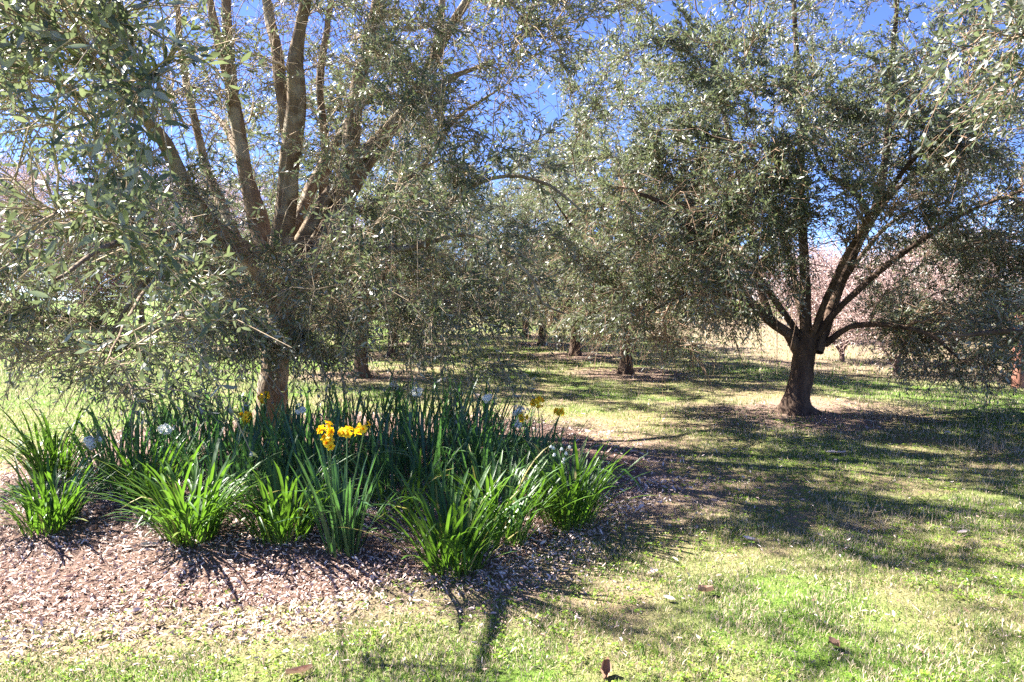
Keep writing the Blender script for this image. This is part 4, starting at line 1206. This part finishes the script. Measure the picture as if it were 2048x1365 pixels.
def build_grass():
    rng = np.random.default_rng(404)
    V, T, Q, tq, tt, n0 = [], [], [], [], [], 0
    def zone(n, y0, y1, h0, w0, bent, power=0.3):
        nonlocal n0
        x, y = frustum_points(rng, n, y0, y1, .5, power)
        bd = bed_d(x, y); li = litter(x, y); g = greenness(x, y)
        dens = smooth(-0.30, 0.28, bd + 0.55 * (fbm2(x, y, 3.1, 61) - .5)) * (1 - 0.72 * li)
        tuft = fbm2(x, y, 6.0, 63)
        dens = dens * (0.35 + 1.1 * smooth(0.30, 0.62, tuft))
        k = rng.random(n) < dens
        x, y, g, tuft = x[k], y[k], g[k], tuft[k]
        m = len(x)
        z = gz(x, y) - 0.003
        gr = np.clip(g + rng.normal(0, .16, m), 0, 1)
        isg = rng.random(m) < (0.12 + 0.85 * gr)
        tint = np.where(isg, np.clip(rng.normal(.34, .14, m) , 0, .58), np.clip(rng.normal(.82, .10, m), .6, 1))
        h = h0 * rng.uniform(.45, 1.25, m) * (0.65 + 0.8 * tuft)
        h = np.where(isg, h, h * .75)
        az = rng.uniform(0, 2 * math.pi, m)
        lean = np.where(isg, np.abs(rng.normal(.35, .28, m)), np.abs(rng.normal(.95, .35, m)))
        d = np.stack([np.cos(az) * np.sin(lean), np.sin(az) * np.sin(lean), np.maximum(np.cos(lean), .06)], -1)
        sa = rng.uniform(0, 2 * math.pi, m)
        s = np.stack([np.cos(sa), np.sin(sa), np.zeros(m)], -1) * (w0 * rng.uniform(.6, 1.4, m) * .5)[:, None]
        b = np.stack([x, y, z], -1)
        if bent:
            mid = b + d * (h * .55)[:, None]
            d2 = unit(d + np.stack([np.cos(az), np.sin(az), -.25 * np.ones(m)], -1) * .5)
            tip = mid + d2 * (h * .5)[:, None]
            V.append(np.stack([b - s, b + s, mid + s * .8, mid - s * .8, tip], 1).reshape(-1, 3))
            k5 = (np.arange(m) * 5 + n0)[:, None]
            Q.append(k5 + np.array([[0, 1, 2, 3]])); T.append(k5 + np.array([[3, 2, 4]])); tq.append(tint); tt.append(tint)
            n0 += 5 * m
        else:
            V.append(np.stack([b - s, b + s, b + d * h[:, None]], 1).reshape(-1, 3))
            k3 = (np.arange(m) * 3 + n0)[:, None]
            T.append(k3 + np.array([[0, 1, 2]])); tt.append(tint)
            n0 += 3 * m
    zone(150000, 1.5, 3.3, .025, .0027, True, .4)
    zone(140000, 1.5, 3.4, .020, .0023, False, .4)
    zone(210000, 3.0, 6.0, .028, .0042, False, .4)
    zone(170000, 5.6, 11.0, .034, .0072, False, .4)
    zone(90000, 10.5, 26.0, .06, .020, False, .5)
    polys = [np.vstack(Q), np.vstack(T)]
    tint = np.concatenate([np.concatenate(tq), np.concatenate(tt)])
    obj("grass", mesh_from("grass", np.vstack(V), polys, M_GRASS, tint=tint), kind="stuff", label="short mixed green and straw coloured lawn grass", cat="grass")

def build_weeds():
    rng = np.random.default_rng(505)
    x, y = frustum_points(rng, 15000, 1.6, 7.0, .4, .2)
    bd = bed_d(x, y)
    pr = smooth(-.55, .25, bd) * smooth(.44, .58, fbm2(x, y, 2.2, 71)) + 0.04
    k = rng.random(len(x)) < pr
    x, y = x[k], y[k]
    m = len(x); nl = 7
    size = rng.uniform(.006, .013, m)
    az = rng.uniform(0, 2 * math.pi, (m, nl))
    b = np.stack([x, y, gz(x, y) + rng.uniform(.004, .022, m)], -1)
    B = (b[:, None] + np.stack([np.cos(az), np.sin(az), np.zeros((m, nl))], -1) * (size[:, None] * rng.uniform(.1, 1.1, (m, nl)))[..., None]).reshape(-1, 3)
    D = unit(np.stack([np.cos(az), np.sin(az), rng.uniform(-.1, .7, (m, nl))], -1)).reshape(-1, 3)
    Nn = unit(np.array([0, 0, 1.0]) + rng.normal(0, .3, B.shape))
    ln = np.repeat(size, nl) * rng.uniform(.7, 1.2, m * nl)
    v, polys, tint = leaf_geo(rng, B, D, Nn, ln, ln * .75, 1)
    obj("clover", mesh_from("clover", v, polys, M_WEED, tint=tint), kind="stuff", label="bright lime green low clover weeds dotted through the lawn", cat="weeds")

def chips(rng, x, y, ln, w, lift=.018, curl=.25):
    m = len(x)
    az = rng.uniform(0, 2 * math.pi, m)
    tilt = rng.normal(0, .40, m)
    D = np.stack([np.cos(az) * np.cos(tilt), np.sin(az) * np.cos(tilt), np.sin(tilt)], -1)
    Nn = unit(np.array([0, 0, 1.0]) + rng.normal(0, .60, (m, 3)))
    B = np.stack([x, y, gz(x, y) + .010 + rng.random(m) * lift], -1) - D * (ln * .5)[:, None]
    S = unit(np.cross(Nn, D)); Nn = np.cross(D, S)
    c = (rng.normal(curl, .25, m) * w)[:, None]
    lnn = ln[:, None]; ww = w[:, None]
    m1 = B + D * lnn * .3; m2 = B + D * lnn * .72
    bow = Nn * lnn * rng.normal(0, .16, (m, 1))
    V = np.stack([B, m1 + S * ww * .5 + Nn * c + bow, m1 - S * ww * .5 + Nn * c + bow, m2 + S * ww * .45 + Nn * c + bow, m2 - S * ww * .45 + Nn * c + bow, B + D * lnn], 1).reshape(-1, 3)
    k = (np.arange(m) * 6)[:, None]
    return V, [k + np.array([[0, 2, 1]]), k + np.array([[1, 2, 4, 3]]), k + np.array([[3, 4, 5]])]

def build_mulch():
    rng = np.random.default_rng(606)
    X, Y, S = [], [], []
    for n, y0, y1, smin, smax in ((96000, 2.0, 4.3, .010, .026), (24000, 4.0, 8.2, .020, .040)):
        x, y = frustum_points(rng, n, y0, y1, .4, .25)
        bd = bed_d(x, y) + .35 * (fbm2(x, y, 2.2, 81) - .5)
        pr = np.maximum(1 - smooth(-.10, .22, bd), np.maximum(.22 * (1 - smooth(.1, .5, bd)), .035 + .20 * litter(x, y)))
        k = rng.random(n) < pr
        X.append(x[k]); Y.append(y[k]); S.append(rng.uniform(smin, smax, k.sum()))
    x, y, ln = np.concatenate(X), np.concatenate(Y), np.concatenate(S)
    m = len(x)
    inside = bed_d(x, y) < .1
    ln = ln * np.where(rng.random(m) > .965, 1.6, 1.0) * np.where(inside, 1, .8)
    ln = ln * np.where(rng.random(m) < .25, 1.5, 1.0)
    w = ln * np.where(rng.random(m) < .4, rng.uniform(.06, .12, m), rng.uniform(.14, .34, m))
    v, polys = chips(rng, x, y, ln, w, lift=.020, curl=.35)
    t = np.clip(rng.normal(.48, .19, m) + .5 * (fbm2(x, y, 2.5, 83) - .5), 0, 1)
    obj("mulch_litter", mesh_from("mulch_litter", v, polys, M_MULCH, tint=np.concatenate([t, t, t])), kind="stuff", label="brown and pinkish leaf litter and bark chips", cat="mulch")

build_grass()
build_weeds()
build_mulch()

# ---- dry straw heap and stalks near the right olive
def build_straw():
    rng = np.random.default_rng(707)
    for (px, py, n, tall, lab) in ((1800, 838, 260, .34, "tuft of tall dry grass stalks right of the dark olive trunk"), (1985, 905, 120, .16, "low straw coloured tuft in the shade by the right edge"),
                                   (1760, 1050, 110, .12, "small dry tuft in the dappled shade of the open lawn")):
        b = ground(px, py)
        az = rng.uniform(0, 2 * math.pi, n)
        rr = rng.random(n) ** .6 * (.14 + tall * .5)
        B = np.stack([np.cos(az) * rr * 1.4, np.sin(az) * rr * .8, np.zeros(n)], -1)
        B[:, 2] = gz(B[:, 0] + b[0], B[:, 1] + b[1]) - b[2] - .005
        up = rng.random(n) < .35
        lean = np.where(up, np.abs(rng.normal(.25, .2, n)), np.abs(rng.normal(1.25, .2, n)))
        a2 = rng.uniform(0, 2 * math.pi, n)
        D = np.stack([np.cos(a2) * np.sin(lean), np.sin(a2) * np.sin(lean), np.maximum(np.cos(lean), .08)], -1)
        L = tall * rng.uniform(.5, 1.1, n)
        s = np.linspace(0, 1, 4)
        pts = B[:, None] + D[:, None] * (L[:, None] * s)[..., None]
        pts[..., 2] -= (np.where(up, .12, .05)[:, None] * L[:, None] * s ** 2)
        v, q = tubes_same(pts, np.linspace(.0018, .0007, 4)[None] * np.ones((n, 1)), 3)
        obj("dry_grass_tuft", mesh_from("dry_grass_tuft", v, [q], M_STRAW, tint=np.repeat(rng.random(n), 9)), None, lab, "grass tuft", "dry grass tufts", loc=b.tolist())
build_straw()

# ---- single fallen leaves and bark pieces that can be picked out
def fallen(px, py, L, W, az, curl, mat, label, tilt=.12, jag=.15, seed=0):
    rng = np.random.default_rng(seed)
    p = ground(px, py)
    L, W = L * .78, W * .78
    nu, nv = 9, 5
    V = []
    for i in range(nu):
        s = i / (nu - 1)
        wid = W * (math.sin(math.pi * min(max(s * .94 + .04, 0), 1)) ** .7) * (1 + rng.normal(0, jag))
        for j in range(nv):
            t = j / (nv - 1) - .5
            V.append(((s - .5) * L + rng.normal(0, L * .01), t * wid, curl * W * (2 * t) ** 2 + .12 * L * (2 * s - 1) ** 2 * curl + rng.normal(0, W * .03)))
    q = [(i * nv + j, i * nv + j + 1, (i + 1) * nv + j + 1, (i + 1) * nv + j) for i in range(nu - 1) for j in range(nv - 1)]
    me = mesh_from("fallen_leaf", np.array(V), [np.array(q)[:, ::-1]], mat, tint=np.full(len(q), rng.random()), smooth_shade=True)
    o = obj("fallen_leaf", me, None, label, "leaf", "fallen leaves on the ground", loc=(p[0], p[1], p[2] + .016))
    o.rotation_euler = (rng.normal(0, tilt), rng.normal(0, tilt), az)

fallen(300, 1100, .10, .065, .3, .25, M_PALEDEAD, "large pale buff fallen leaf on the mulch below the bright arching clump", seed=1)
fallen(190, 1066, .055, .045, 1.2, .5, M_DEAD, "dark brown curled leaf standing on mulch between the two left front clumps", .5, seed=2)
fallen(132, 1202, .085, .030, .2, .3, M_DEAD, "long orange-brown fallen leaf on the mulch near the left edge", seed=3)
fallen(728, 1172, .05, .035, .5, .4, M_DEAD, "tan curled leaf on the mulch below the front daffodils", seed=4)
fallen(1412, 1192, .075, .045, 2.9, .6, M_DEAD, "brown cupped leaf on the sunny grass in the middle foreground", .3, seed=6)
fallen(1306, 1152, .075, .030, .6, .2, M_PALEDEAD, "pale fallen leaf on the sunny grass beyond the brown cupped leaf", seed=7)
fallen(1206, 1352, .08, .040, 1.4, .9, M_DEAD, "rolled dark brown leaf at the bottom edge of the picture", .4, seed=8)
fallen(598, 1356, .10, .035, .5, .5, M_DEAD, "dull curled leaf at the bottom edge left of the rolled brown one", seed=9)
fallen(1672, 910, .20, .10, .1, .12, M_PALEDEAD, "broad pale flake lying in the dappled shade before the dark olive trunk", .04, seed=10)
fallen(1668, 1300, .055, .04, 2.0, .5, M_DEAD, "small brown leaf on the sunlit grass lower right", seed=11)
fallen(1498, 1085, .07, .03, 2.6, .3, M_PALEDEAD, "grey fallen leaf at the edge of the dappled shade", seed=12)
fallen(1338, 1205, .06, .026, -.6, .2, M_PALEDEAD, "white fallen leaf just left of the brown cupped leaf", seed=13)
fallen(1925, 1072, .08, .03, .3, .3, M_PALEDEAD, "grey fallen leaf in the shade near the right edge", seed=14)
fallen(204, 1272, .07, .03, .8, .3, M_PALEDEAD, "pale fallen leaf where the grass meets mulch at lower left", seed=15)

for o in SC.objects:
    if o.type == 'MESH' and o.parent is None and o.get("kind") == "stuff" and "category" in o and "label" not in o:
        del o["category"]
